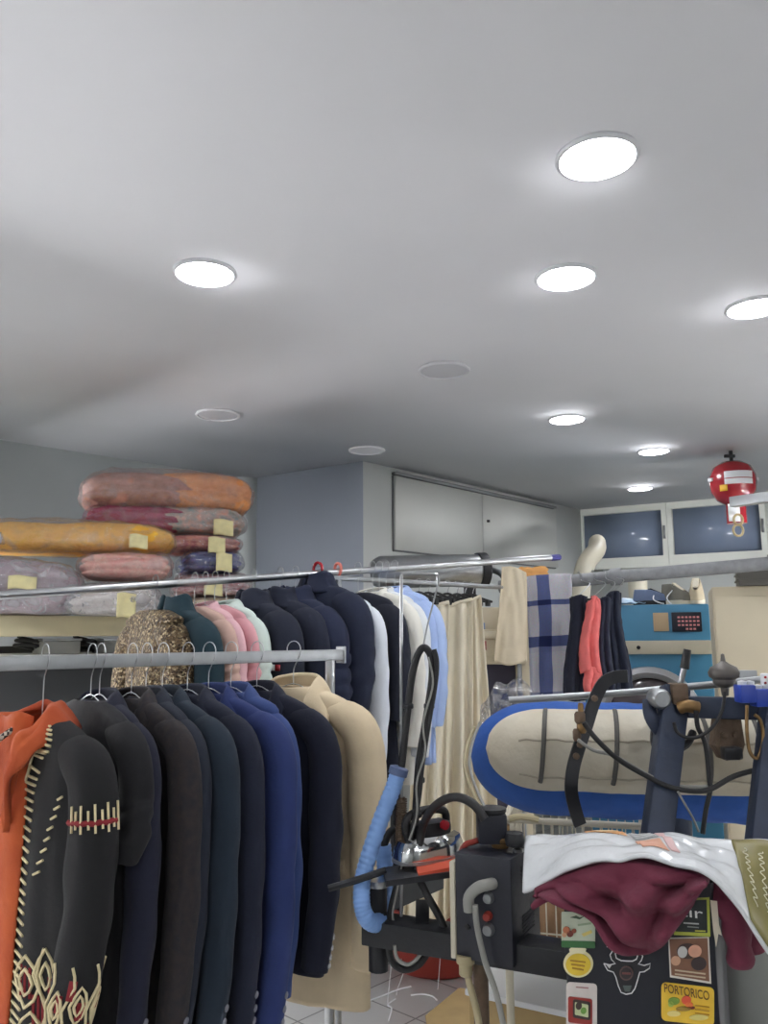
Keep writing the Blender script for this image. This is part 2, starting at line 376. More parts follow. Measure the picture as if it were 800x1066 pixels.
def sleeve_fn(rows, seed, side, wr=.004, quilt=0):
    def fn(u, v):
        x, y, z, rx, ry = key(rows, v); A, B = key(rows, max(0, v-.02)), key(rows, min(1, v+.02))
        tx, tz = B[0]-A[0], B[2]-A[2]; l = math.hypot(tx, tz) or 1; ox, oz = -tz/l, tx/l
        a = 2*pi*u; w = (nz((cos(a)*1.2, sin(a)*1.2, v*5), 1.2, seed+side*3)*wr*1.6 + wr*.7*sin(v*26+seed+cos(a)*2)*(1 if .35 < v < .75 else .4))*min(1, v*4)
        if quilt: w += (abs(sin(v*quilt*pi))**.6*.012 - .006)*min(1, v*4)
        k = (rx+w)*cos(a)
        return V((side*(x + ox*k), y + (ry+w)*sin(a), z + oz*k))
    return fn
def smooth_rows(rows, n=6):
    out = []
    R = [V(r[1:4]) for r in rows]; k = len(rows[0])
    for i in range(len(rows)-1):
        for j in range(n):
            t = j/n; q = []
            for c in range(1, k):
                a, b, d, e = rows[max(i-1, 0)][c], rows[i][c], rows[i+1][c], rows[min(i+2, len(rows)-1)][c]
                q.append(.5*((2*b)+(d-a)*t+(2*a-5*b+4*d-e)*t*t+(3*b-a-3*d+e)*t**3))
            out.append((rows[i][0]+(rows[i+1][0]-rows[i][0])*t, *q))
    out.append(rows[-1]); return out
def body_rows(hem, th=.036, w=.225, wh=.235, z0=-.105):
    return smooth_rows([(0, z0, .062, th*.8, th*.8), (.06, z0-.012, .11, th*.85, th*.85), (.12, z0-.032, .17, th*.9, th*.9), (.17, z0-.062, w-.012, th, th*.95),
            (.24, z0-.11, w-.012, th*1.05, th), (.55, z0+(hem-z0)*.5, w*.93, th*1.15, th*1.0), (.8, z0+(hem-z0)*.8, wh*.98, th*1.2, th*1.05), (1, hem, wh, th*1.2, th*1.1)])
def sleeve_rows(cuff, th=.038, w=.225, z0=-.105, lean=.035, rx=.047):
    zs_ = z0-.19; d = cuff-zs_
    return smooth_rows([(0, w-.10, 0, z0-.062, rx*.45, th*.7), (.05, w-.055, 0, z0-.074, rx*.80, th*.9), (.10, w-.016, 0, z0-.094, rx*.90, th), (.14, w+.004, 0, z0-.118, rx*.92, th), (.175, w+.014, 0, z0-.152, rx*.97, th), (.21, w+.018, 0, zs_, rx, th),
            (.42, w+.026, -lean*.15, zs_+d*.28, rx*.99, th), (.65, w+.034, -lean*.45, zs_+d*.57, rx*.92, th*.95), (.85, w+.032, -lean*.8, zs_+d*.82, rx*.83, th*.88), (1, w+.026, -lean, cuff, rx*.77, th*.82)])
def strip(t, name, inner, outer, m, th=.006, n=5, label=None, lift=0):
    a, b = spline(inner, n), spline(outer, n); L = len(a)-1
    def fn(u, v):
        x = u*L; i = min(int(x), L-1); p = a[i].lerp(a[i+1], x-i); q = b[i].lerp(b[i+1], x-i)
        r = p.lerp(q, v); r.z += lift*sin(v*pi); return r
    return MB().grid(fn, L, 6).build(name, m, t, label, solid=th)
def lapels(t, m, z0, th, low, wid=.06, label=None):
    i = [(.004, -th*1.25, z0-low), (-.03, -th*1.2, z0-low*.55), (-.062, -th*.95, z0-.05), (-.07, -.01, z0+.006), (-.045, th*.7, z0+.022), (0, th*.9, z0+.026)]
    o = [(-.012, -th*1.35, z0-low), (-.03-wid*.8, -th*1.35, z0-low*.5), (-.062-wid, -th*1.2, z0-.07), (-.12, -.008, z0-.035), (-.085, th*1.15, z0-.028), (0, th*1.35, z0-.026)]
    mi = lambda L: [V(p) for p in L] + [V((-p[0], p[1], p[2])) for p in L[-2::-1]]
    return strip(t, 'collar', mi(i), mi(o), m, label=label, lift=.006)
def buttons(t, fn, n, m, a=.07, v0=.86, v1=.965):
    for k in range(n):
        p = fn(a, v0+(v1-v0)*k/max(1, n-1)); ax = (p-fn(a+.5, .9)); ax.z = 0; ax.normalize()
        R = ax.to_track_quat('Z', 'Y').to_matrix()
        MB().lathe([(.0075, -.001), (.008, .002), (.0055, .0034), (.001, .003)], p+ax*.001, R=R, n=10).build('cuff_button', m, t)
def garment(name, cat, label, loc, yaw, m, hem, cuff, th=.033, w=.225, wh=.235, z0=-.105, kind='blazer', seed=1, btn=None, rx=.047, lean=.035, group=None, quilt=0, cm=None, fold=.006, wr=.003):
    t = thing(name, label, cat, loc, rz=yaw, group=group)
    br = body_rows(hem, th, w, wh, z0); sr = sleeve_rows(cuff, th*1.06, w, z0, lean, rx)
    MB().grid(body_fn(br, seed, fold, quilt=quilt), 56, 44, True).build('body', m, t, solid=.003, sharp=0)
    for sd in (1, -1):
        fn = sleeve_fn(sr, seed, sd, wr, quilt=quilt)
        s = MB().grid(fn, 26, 48, True).build('sleeve', m, t, solid=.003, sharp=0)
        if btn and sd == 1: buttons(t, fn, 4, btn)
    if kind == 'blazer': lapels(t, cm or m, z0, th, .34)
    elif kind == 'shirt':
        i = [(.0, -th*1.1, z0-.05), (-.03, -th*1.15, z0-.028), (-.062, -th*.7, z0+.002), (-.05, th*.7, z0+.016), (0, th*.95, z0+.02)]
        o = [(-.05, -th*1.45, z0-.088), (-.085, -th*1.3, z0-.075), (-.092, -th*.6, z0-.028), (-.075, th*1.1, z0-.02), (0, th*1.35, z0-.018)]
        mi = lambda L: [V(p) for p in L] + [V((-p[0], p[1], p[2])) for p in L[-2::-1]]
        strip(t, 'collar', mi(i), mi(o), cm or m, th=.004, lift=.006)
    elif kind == 'stand':
        def cf(u, v):
            a = .12+(2*pi-.24)*u; rx_, ry_, z = key([(0, .125, th*1.25, -.034), (.25, .088, th*1.2, -.006), (.6, .07, th*1.05, .022), (.85, .066, th, .036), (1, .058, th*.86, .040)], v)
            return V((rx_*sin(a), -ry_*cos(a), z0+z+.006*cos(a*3+seed)*v))
        MB().grid(cf, 40, 10).build('stand_collar', cm or m, t, solid=.01, sharp=0)
    return t, br, sr

# front garment rack
t = thing('garment_rack', 'steel clothes rack with square rail holding the row of dark blazers in front', 'clothes rack', (RA.x, RA.y, 0))
RL = RA - RD*.42; RE = RB + RD*.012
MB().bar(RL, RE, .032, .032, .003).build('rail', M['galv'], t)
MB().bar(RE-RD*.004, RE+RD*.004, .04, .05, .002).build('end_plate', M['galv'], t)
for p in (RB-RD*.03, RL+RD*.03):
    MB().tube([(p.x, p.y, .03), (p.x, p.y, RA.z-.015)], .0145, n=16, sm=1).build('post', M['chrome'], t)
    q = V((RD.y, -RD.x, 0))*.24; c = V((p.x, p.y, .018))
    MB().bar(c-q, c+q, .034, .034).build('foot_bar', M['galv'], t)
    for s_ in (1, -1):
        MB().lathe([(.018, 0), (.02, .004), (.012, .004)], c+q*s_*.9+V((0, 0, -.018)), n=14).build('foot_pad', M['rubber'], t)

M['blz_black'] = fabric('black_knit', (20, 20, 24))
M['blz_navy'] = fabric('midnight_navy_wool', (21, 24, 44))
M['blz_char'] = fabric('charcoal_tweed', (32, 31, 37), rgb2=(50, 42, 41), vscale=60)
M['blz_slate'] = fabric('slate_blue_wool', (28, 35, 49))
M['blz_teal'] = fabric('dark_teal_wool', (27, 40, 54))
M['blz_ink'] = fabric('ink_blue_wool', (24, 30, 49))
M['blz_royal'] = fabric('royal_blue_wool', (38, 53, 104))
M['blz_mid'] = fabric('mid_blue_wool', (54, 73, 124))
M['blz_last'] = fabric('deep_navy_wool', (21, 25, 43))
M['camel'] = fabric('camel_wool', (220, 201, 168), var=.06, sheen=.1)
M['btn_dark'] = mat('horn_button', (120, 122, 132), .3)
M['btn_pale'] = mat('pale_metal_button', (206, 208, 214), .25, .6)
M['orange'] = fabric('orange_lining', (196, 94, 48), rgb2=(164, 66, 35), vscale=7, bump=.6, bscale=18)
M['cardi'] = fabric('black_boiled_wool', (21, 21, 23), bump=.3, fine=.5)
M['yarn'] = fabric('cream_yarn', (222, 208, 166), bump=0)
M['yarn_red'] = fabric('dark_red_yarn', (132, 34, 40), bump=0)

specs = [  # px of hook, material, name, category, hem, cuff, kind, buttons, label, hanger label
 (96, 'blz_black', 'short_sleeved_top', 'shirt', -.78, -.41, 'none', None, 'black short sleeved top on a wire hanger between the embroidered cardigan and navy blazer'),
 (105, 'blz_navy', 'blazer', 'blazer', -.86, -.82, 'blazer', 'btn_dark', 'midnight navy blazer hanging right behind the black short sleeved top'),
 (138, 'blz_char', 'blazer', 'blazer', -.93, -.84, 'blazer', 'btn_dark', 'charcoal tweed jacket with a brownish tint, third dark garment of the front rack'),
 (153, 'blz_slate', 'blazer', 'blazer', -.90, -.80, 'blazer', None, 'dark slate blazer squeezed between charcoal tweed and dark teal jackets'),
 (170, 'blz_teal', 'blazer', 'blazer', -.96, -.84, 'blazer', 'btn_dark', 'dark teal blue blazer in the middle of the front rack'),
 (196, 'blz_ink', 'blazer', 'blazer', -.93, -.84, 'blazer', 'btn_dark', 'ink blue blazer just left of the bright royal blue one'),
 (218, 'blz_royal', 'blazer', 'blazer', -.90, -.86, 'blazer', 'btn_dark', 'bright royal blue blazer on the front rack'),
 (241, 'blz_mid', 'blazer', 'blazer', -.86, -.80, 'blazer', None, 'mid blue blazer whose shoulder shows between royal blue and navy blazers'),
 (268, 'blz_last', 'blazer', 'blazer', -.79, -.755, 'blazer', 'btn_pale', 'deep navy blazer with four pale cuff buttons, next to the camel coat'),
]
for i, (px, mk, nm, cat, hem, cuff, kind, bt, lab) in enumerate(specs):
    p = on_line(RA, RB, px); p.z = RA.z; tp = p + V((0, 0, .0185))
    w = {96: .225, 105: .215, 138: .23, 153: .215, 170: .238, 196: .226, 218: .24, 241: .19, 268: .228}[px]; FY = YAW + {96: .04, 105: .03, 138: .07, 153: .08, 170: .14, 196: .16, 218: .22, 241: .2, 268: .21}[px]
    hanger(tp, FY, 0, .12, 'thin wire hanger holding the ' + ' '.join(lab.split(' ')[:10]).split(',')[0], rr=.024)
    loc = tp + V((0, 0, -.004))
    g = garment(nm, cat, lab, loc, FY + rnd.uniform(-.03, .03), M[mk], hem, cuff, th=.029, w=w, wh=w+.012, kind=kind, seed=i*2.3+1, btn=M[bt] if bt else None, lean=.02+.03*rnd.random(), group='blazers on the front rack', rx=.046 if cuff < -.5 else .05)
# camel coat
p = on_line(RA, RB, 306); p.z = RA.z; tp = p + V((0, 0, .0185))
hanger(tp, YAW+.3, 0, .12, 'thin wire hanger holding the camel coat at the rack end', rr=.024)
t, br, sr = garment('coat', 'coat', 'camel beige wool coat at the right end of the front rack', tp, YAW+.30, M['camel'], -.91, -.80, th=.05, w=.225, wh=.245, kind='none', seed=31, rx=.052, lean=.01, fold=.009)
i_ = [(.03, -.062, -.40), (-.01, -.064, -.28), (-.055, -.05, -.15), (-.075, 0, -.09), (-.05, .045, -.075), (0, .055, -.07), (.05, .045, -.075), (.072, 0, -.09), (.07, -.05, -.15), (.05, -.064, -.28), (.034, -.062, -.40)]
o_ = [(.01, -.07, -.41), (-.09, -.075, -.30), (-.15, -.062, -.21), (-.125, -.01, -.15), (-.085, .07, -.14), (0, .08, -.14), (.085, .07, -.14), (.125, -.01, -.15), (.165, -.062, -.21), (.15, -.078, -.33), (.05, -.07, -.41)]
strip(t, 'collar', i_, o_, M['camel'], th=.009, lift=.012)
bf = body_fn(br, 31, .009)
MB().grid(lambda u, v: bf(.06+.12*u, .585+.035*v) + V((0, -.006, 0)), 12, 3).build('pocket_flap', M['camel'], t, solid=.005)
MB().box((.0, .03, -.135), (.05, .004, .03), bev=.001).build('neck_label', M['white_plastic'], t, 'white sewn-in neck label')

# embroidered cardigan with orange lining
p = on_line(RA, RB, 47); p.z = RA.z; tp = p + V((0, 0, .0185))
hanger(tp, YAW, 0, .15, 'thin wire hanger holding the orange lined cardigan at the far left', rr=.024, drop=.15)
t = thing('cardigan', 'black embroidered cardigan hanging open with bright orange lining and hood', 'cardigan', tp, rz=YAW+.12)
br = body_rows(-.94, .042, .225, .25, -.14); sr = sleeve_rows(-.755, .045, .225, -.14, lean=.05, rx=.057)
bf = body_fn(br, 5, .007); b1 = .62
def b0(v): return .012 + .125*max(0, 1-v/.30)**1.5
MB().grid(lambda u, v: bf(b0(v)+(b1-b0(v))*u, v), 50, 44).build('body', M['cardi'], t, solid=.006, sharp=0)
sf = sleeve_fn(sr, 5, 1, .003)
MB().grid(sf, 28, 48, True).build('sleeve', M['cardi'], t, solid=.004, sharp=0)
sf2 = sleeve_fn(sr, 6, -1, .005)
MB().grid(sf2, 28, 40, True).build('sleeve', M['orange'], t, solid=.004, sharp=0, label='sleeve turned inside out, orange')
of = lambda u, v: V((0, 0, 0)) + V((.012*sin(u*9+v*3), -.02*sin(u*pi) - .014*sin(u*11+v*2), .008*sin(u*14)))
MB().grid(ruled([(.03, -.035, -.135), (-.05, -.05, -.13), (-.14, -.055, -.15), (-.23, -.05, -.20)], [(.03, -.045, -.92), (-.07, -.075, -.90), (-.18, -.07, -.88), (-.27, -.05, -.86)], of), 44, 50).build('lining', M['orange'], t, 'orange lining', solid=.006, sharp=0)
def hoodf(u, v):
    I = [(.015, -.07, -.36), (.03, -.075, -.27), (.045, -.06, -.19), (.045, -.01, -.145), (.02, .03, -.125), (-.03, .03, -.13), (-.07, -.03, -.145), (-.09, -.065, -.19), (-.10, -.085, -.26)]
    O = [(.03, -.085, -.37), (.055, -.09, -.27), (.098, -.065, -.20), (.10, .02, -.175), (.04, .07, -.17), (-.05, .06, -.19), (-.14, -.04, -.19), (-.17, -.10, -.22), (-.17, -.115, -.28)]
    x = u*8; i = min(int(x), 7); p = V(I[i]).lerp(V(I[i+1]), x-i); q = V(O[i]).lerp(V(O[i+1]), x-i)
    return p.lerp(q, v)
hs = [[hoodf(a/16, b/4) for a in range(17)] for b in range(5)]; hs = [spline(r, 4) for r in hs]
def hood2(u, v):
    x = u*(len(hs[0])-1); i = min(int(x), len(hs[0])-2); y = v*4; j = min(int(y), 3)
    p = hs[j][i].lerp(hs[j][i+1], x-i).lerp(hs[j+1][i].lerp(hs[j+1][i+1], x-i), y-j)
    return p + V((0, -.5, 1))*(.034*sin(pi*v)**.7*(.3+.7*sin(pi*u)) + .010*nz((u*6, v*2, 3), 2)+.006*sin(u*31+v*4))
MB().grid(hood2, 80, 16).build('hood', M['orange'], t, 'folded orange hood', solid=.014, sharp=0)
# braid hanging inside the hood, with a white tag
br_pts = [(.012, -.05, -.15), (-.02, -.095, -.19), (-.045, -.118, -.24), (-.065, -.125, -.29)]
k = NT('braid_check'); tc = k.n('ShaderNodeTexCoord'); vr = k.n('ShaderNodeTexChecker'); k.l(tc.outputs['Object'], vr.inputs['Vector']); vr.inputs['Scale'].default_value = 120
vr.inputs['Color1'].default_value = s2l((40, 30, 28)); vr.inputs['Color2'].default_value = s2l((196, 186, 170)); k.l(vr.outputs['Color'], k.b.inputs['Base Color'])
MB().tube(br_pts, .007, n=8).build('braid', k.m, t)
MB().poly([(-.075, -.138, -.282), (-.048, -.138, -.290), (-.045, -.138, -.320), (-.071, -.138, -.326), (-.087, -.138, -.305)], (0, .002, 0)).build('paper_tag', M['white_plastic'], t, sharp=20)
def yarn(pts, fn, r=.0035, out=.004, m='yarn', mb=None):
    q = []
    for u, v in pts:
        p = fn(u, v); e = 1e-3; n = (fn(u+e, v)-p).cross(fn(u, min(v+e, 1))-p if v+e <= 1 else p-fn(u, v-e))
        n.normalize()
        if n.dot(p-V((fn(u+.5, v) if fn is sf else V((0, .02, p.z))))) < 0: n = -n
        q.append((p, n))
    mb.tube([p+n*out for p, n in q], r, n=6, sm=2); return mb
def outward(fn, sgn): return lambda u, v: fn(u, v)
mb = MB()
for i in range(46):                                                  # blanket stitch down the front edge
    v = .07 + .92*i/45; u = b0(v)
    yarn([(u, v), (u+.034, v+.006)], bf, .003, -.006 if False else .005, mb=mb)
yarn([(b0(.05+.95*i/40)+.001, .05+.95*i/40) for i in range(41)], bf, .0035, .005, mb=mb)
mb.build('edge_stitching', M['yarn'], t, 'cream blanket stitching')
mb = MB()
for i in range(9):                                                   # fringe at the top of the sleeve
    u = -.26+.042*i; yarn([(u, .185+.012*(i % 2)), (u+.006, .245+.014*((i+1) % 2))], sf, .0028, .004, mb=mb)
for i in range(8): yarn([(.070+.008*i, .46-.022*i), (.086+.008*i, .452-.022*i)], bf, .0028, .005, mb=mb)
for (cu, cv) in ((-.22, .82), (-.06, .80), (.09, .82)):              # diamonds above the cuff
    for s_ in (1.0, .55): yarn([(cu-.055*s_, cv), (cu, cv-.06*s_), (cu+.055*s_, cv), (cu, cv+.06*s_), (cu-.055*s_, cv)], sf, .0030, .004, mb=mb)
for cu in (-.30, -.14, .015, .16): yarn([(cu, .68), (cu+.035, .74), (cu-.02, .82), (cu+.03, .90), (cu-.01, .955)], sf, .0030, .004, mb=mb)
for i in range(22): yarn([(-.42+.035*i, .955), (-.42+.035*i, .995)], sf, .003, .004, mb=mb)
for (cu, cv) in ((.058, .67), (.112, .65), (.072, .775), (.13, .76)):
    for s_ in (1.0, .5): yarn([(cu-.035*s_, cv), (cu, cv-.05*s_), (cu+.035*s_, cv), (cu, cv+.05*s_), (cu-.035*s_, cv)], bf, .0036, .005, mb=mb)
for cu in (.105, .165): yarn([(cu, .60), (cu-.02, .66), (cu+.02, .74), (cu-.02, .81), (cu+.01, .88)], bf, .0032, .005, mb=mb)
mb.build('embroidery', M['yarn'], t, 'cream zigzag and diamond embroidery')
mb = MB()
yarn([(-.30+.04*i, .215+.005*(i % 2)) for i in range(10)], sf, .006, .003, 'yarn_red', mb)
for cu, cv in ((-.12, .75), (-.04, .82), (.10, .80), (-.2, .80), (.03, .9), (-.13, .91)):
    for k_ in range(3): yarn([(cu-.014+.012*k_, cv-.03), (cu-.014+.012*k_, cv+.03)], sf, .005, .001, 'yarn_red', mb)
for cu, cv in ((.09, .72), (.058, .67), (.135, .68)):
    for k_ in range(3): yarn([(cu-.014+.012*k_, cv-.03), (cu-.014+.012*k_, cv+.03)], bf, .005, .001, 'yarn_red', mb)
mb.build('red_embroidery', M['yarn_red'], t, 'dark red embroidered patches')

# pole of the back row
BA, BB = P(-30, 622, 2.5), P(583, 580, 3.7); BD = (BB-BA).normalized()
t = thing('hanging_pole', 'long steel pole with a blue end cap carrying the back row of clothes', 'pole', (BA.x, BA.y, BA.z))
MB().tube([BA, BB-BD*.05], .0135, n=18, sm=1).build('tube', M['chrome'], t)
MB().tube([BB-BD*.055, BB-BD*.03, BB-BD*.006, BB], lambda x: .0145 if x < .8 else .0125, n=18, sm=1).build('end_cap', mat('violet_blue_cap', (74, 74, 150), .4), t, 'violet blue plastic end cap')
for px in (352, -20):
    q = on_line(BA, BB, px)
    s = thing('pole_stand', 'upright steel stand under the clothes pole ' + ('behind the white shirts' if px > 0 else 'at its left end'), 'stand', (q.x, q.y, 0))
    MB().tube([(q.x, q.y+.0, .02), (q.x, q.y, q.z-.014)], .014, n=14, sm=1).build('post', M['galv'], s)
    MB().box((q.x, q.y, q.z-.022), (.09, .03, .016), rz=.5, bev=.002).build('bracket', M['galv'], s)
    MB().lathe([(.16, 0), (.16, .012), (.03, .03), (.016, .06)], (q.x, q.y, 0)).build('base', M['galv'], s)
BY = YAW + .02
M['salmon'] = mat('salmon_plastic', (226, 130, 116), .4)
k = NT('gold_sequins'); tc = k.n('ShaderNodeTexCoord'); vo = k.n('ShaderNodeTexVoronoi'); vo.inputs['Scale'].default_value = 150; k.l(tc.outputs['Object'], vo.inputs['Vector'])
rp = k.n('ShaderNodeValToRGB'); k.l(vo.outputs['Color'], rp.inputs['Fac']); e = rp.color_ramp.elements
e[0].color = s2l((58, 44, 30)); e[1].color = s2l((190, 172, 138)); x = e.new(.6); x.color = s2l((112, 92, 64)); e[0].position = .2; e[-1].position = .85
k.l(rp.outputs['Color'], k.b.inputs['Base Color']); k.b.inputs['Roughness'].default_value = .35; k.b.inputs['Metallic'].default_value = .5
bp = k.n('ShaderNodeBump'); bp.inputs['Strength'].default_value = .8; bp.inputs['Distance'].default_value = .01; k.l(vo.outputs['Distance'], bp.inputs['Height']); k.l(bp.outputs['Normal'], k.b.inputs['Normal']); M['sequin'] = k.m
for nm, c in (('teal', (22, 49, 59)), ('peach', (206, 172, 158)), ('lpink', (222, 178, 184)), ('cpink', (216, 160, 166)), ('mint', (206, 220, 212)), ('puf1', (22, 28, 46)), ('puf2', (24, 30, 49)), ('puf3', (28, 36, 62)), ('puf4', (25, 33, 56)), ('wht', (226, 232, 240)), ('blk', (28, 32, 46)), ('wht2', (236, 234, 224)), ('wht3', (232, 236, 238)), ('lblue', (166, 188, 232)), ('lblue2', (176, 198, 240))):
    M[nm] = fabric('cloth_' + nm, c, var=.05)
back = [
 (162, 'sequin', 'sequin_jacket', 'jacket', -.85, -.66, 'none', .05, 'gold sequin jacket at the left of the back row', .0),
 (184, 'teal', 'jacket', 'jacket', -.80, -.70, 'stand', .042, 'dark teal jacket right beside the gold sequin one', 0),
 (203, 'peach', 'shirt', 'shirt', -.72, -.40, 'none', .022, 'peach coloured top between the teal jacket and pink shirts', 0),
 (214, 'lpink', 'shirt', 'shirt', -.74, -.45, 'shirt', .022, 'pale pink shirt in the back row', 0),
 (224, 'cpink', 'shirt', 'shirt', -.74, -.42, 'none', .02, 'rosy pink shirt just left of the mint one', 0),
 (236, 'mint', 'shirt', 'shirt', -.72, -.40, 'shirt', .028, 'white and mint shirt left of the navy jackets', 0),
 (264, 'puf1', 'jacket', 'jacket', -.75, -.66, 'stand', .05, 'dark navy jacket with a small flag patch on its sleeve', 0),
 (292, 'puf2', 'jacket', 'jacket', -.75, -.68, 'stand', .045, 'second navy jacket of the back row, right of the flag patch one', 0),
 (308, 'puf3', 'puffer_jacket', 'jacket', -.78, -.66, 'stand', .052, 'quilted navy puffer jacket left of the red hanger', 9),
 (331, 'puf4', 'jacket', 'jacket', -.86, -.50, 'stand', .05, 'blue navy jacket hanging on the red plastic hanger', 0),
 (352, 'wht', 'shirt', 'shirt', -.86, -.76, 'none', .03, 'bluish white long sleeved shirt between navy jacket and black shirt', 0),
 (373, 'blk', 'shirt', 'shirt', -.82, -.56, 'none', .03, 'black shirt between two white shirts', 0),
 (388, 'wht2', 'shirt', 'shirt', -.80, -.66, 'shirt', .032, 'creamy white shirt with pointed collar right of the black shirt', 0),
 (395, 'wht3', 'shirt', 'shirt', -.78, -.70, 'shirt', .03, 'plain white shirt beside the light blue shirts', 0),
 (402, 'lblue', 'shirt', 'shirt', -.74, -.60, 'shirt', .03, 'light blue shirt next to the white shirts', 0),
 (411, 'lblue2', 'shirt', 'shirt', -.74, -.60, 'shirt', .03, 'rightmost light blue shirt, beside the cream curtains', 0)]
for i, (px, mk, nm, cat, hem, cuff, kind, th, lab, qu) in enumerate(back):
    p = on_line(BA, BB, px); tp = p + V((0, 0, .0155))
    short = ' '.join(lab.split(' ')[:4])
    red = px == 331; sal = px == 352
    hanger(tp, BY, 0, .16, ('red plastic hanger gripping the pole above the navy jacket' if red else ('salmon plastic' if sal else 'thin wire') + ' hanger under the pole holding the ' + ' '.join(lab.split(' ')[:8]).split(',')[0]), rr=.0185 if not red else .026, m='salmon' if sal else 'wire' if not red else 'red_paint', name='wire_hanger' if not red and not sal else 'plastic_hanger', thick=.006 if red or sal else .0014, drop=.10 if not red else .07)
    z0 = -.10 if not red else -.055
    g, br, sr = garment(nm, cat, lab, tp+V((0, 0, -.003)), BY + rnd.uniform(-.04, .04), M[mk], hem, cuff, th=th, w=.15 if px == 162 else .205, wh=.19 if px == 162 else .215 if cat == 'shirt' else .235, z0=z0, kind=kind, seed=50+i*1.7, lean=.02, group='clothes in the back row', quilt=qu, rx=.045 if cat == 'shirt' else .058, fold=.007)
    if px == 264:
        mw = Matrix.Translation(tp) @ Matrix.Rotation(g.rotation_euler.z, 4, 'Z')
        best = None
        for f_ in (sleeve_fn(sr, 50+i*1.7, 1, .004), body_fn(br, 50+i*1.7, .007)):
            for a in range(120):
                for b in range(20, 100):
                    p = f_(a/120, b/100); d_ = mw @ p - CAM; q = (400+F*d_.dot(RT)/d_.dot(_f), 533-F*d_.dot(UP)/d_.dot(_f))
                    e_ = (q[0]-288)**2+(q[1]-694)**2 + 40*d_.length
                    if best is None or e_ < best[0]: best = (e_, f_, a/120, b/100)
        f_, a0, b0_ = best[1:]; p0 = f_(a0, b0_); ce = f_(a0+.5, b0_); nn = V(((p0-ce).x, (p0-ce).y, 0)).normalized(); tt_ = V((-nn.y, nn.x, 0))
        for o_, mm in ((-.014, 'white_plastic'), (.014, 'red_paint')):
            MB().grid(lambda u, v: p0+nn*.007+tt_*(o_+.028*(u-.5))+V((0, 0, .02*(v-.5))), 2, 2).build('flag_patch', M[mm], g, 'white half of the flag patch' if o_ < 0 else 'red half of the flag patch', solid=.0015)

# ------------------------------------------------------------------ shelf with wrapped bedding
SH = P(0, 641, 3.6).z                                                # shelf top height
e0, e1 = P(-70, 641, 3.28), P(238, 641, 4.30); ed = V((e1.x-e0.x, e1.y-e0.y, 0)); sl = ed.length; ed.normalize(); en = V((-ed.y, ed.x, 0))
srz = math.atan2(ed.y, ed.x); e0.z = e1.z = 0
mid = e0 + ed*sl/2 + en*.30
t = thing('bedding_shelf', 'long cream topped shelf rack carrying the piles of plastic wrapped bedding', 'shelf', (mid.x, mid.y, 0))
MB().box((mid.x, mid.y, SH-.045), (sl, .60, .09), rz=srz, bev=.006).build('shelf_board', M['cream_wood'], t)
lo_z = P(60, 682, 3.6).z
MB().box((mid.x, mid.y, lo_z-.01), (sl, .56, .022), rz=srz).build('lower_board', M['white_plastic'], t)
for s_ in (.06, sl-.06):
    for d in (.04, .55):
        q = e0+ed*s_+en*d; MB().box((q.x, q.y, (SH-.09)/2), (.035, .035, SH-.09), rz=srz).build('upright', M['galv'], t)
q = mid+en*.285; MB().box((q.x, q.y, (SH-.09)*.62), (sl-.1, .008, (SH-.09)*.7), rz=srz, bev=.001).build('shade_panel', M['gap'], t)  # dark sheet put in for the shade under the shelf
for i, (px, w_, lab) in enumerate(((40, .17, 'grey box on the lower shelf board at the far left'), (103, .15, 'darker grey box on the lower board nearer the gold jacket'))):
    q = on_line(e0+en*.1, e1+en*.1, px)
    t = thing('steel_box', lab, 'box', (q.x, q.y, lo_z+.001))
    MB().box((q.x, q.y, lo_z+.031), (w_, .12, .058), rz=srz, bev=.006).build('body', mat('box_grey_%d' % i, (150-24*i, 152-24*i, 146-22*i), .6), t)
    MB().box((q.x, q.y, lo_z+.066), (w_+.01, .13, .01), rz=srz, bev=.003).build('lid', M['galv'], t)
for i, (px, lab) in enumerate(((8, 'coiled black cable on the lower shelf at the picture edge'), (70, 'coiled black cable on the lower shelf between the two grey boxes'), (126, 'short black cable loop next to the gold jacket'))):
    q = on_line(e0+en*.12, e1+en*.12, px); pts = []
    for k in range(26):
        a = k*.62; r = .05+.012*sin(k*1.7); pts.append(q*1 + ed*(r*cos(a)) + en*(r*sin(a)*.6) + V((0, 0, lo_z+.012+.002*k+.022*abs(sin(a*.5)))))
    solo(MB().tube(pts, .0075, n=6, sm=3), 'cable_coil', M['rubber'], lab, 'cable')

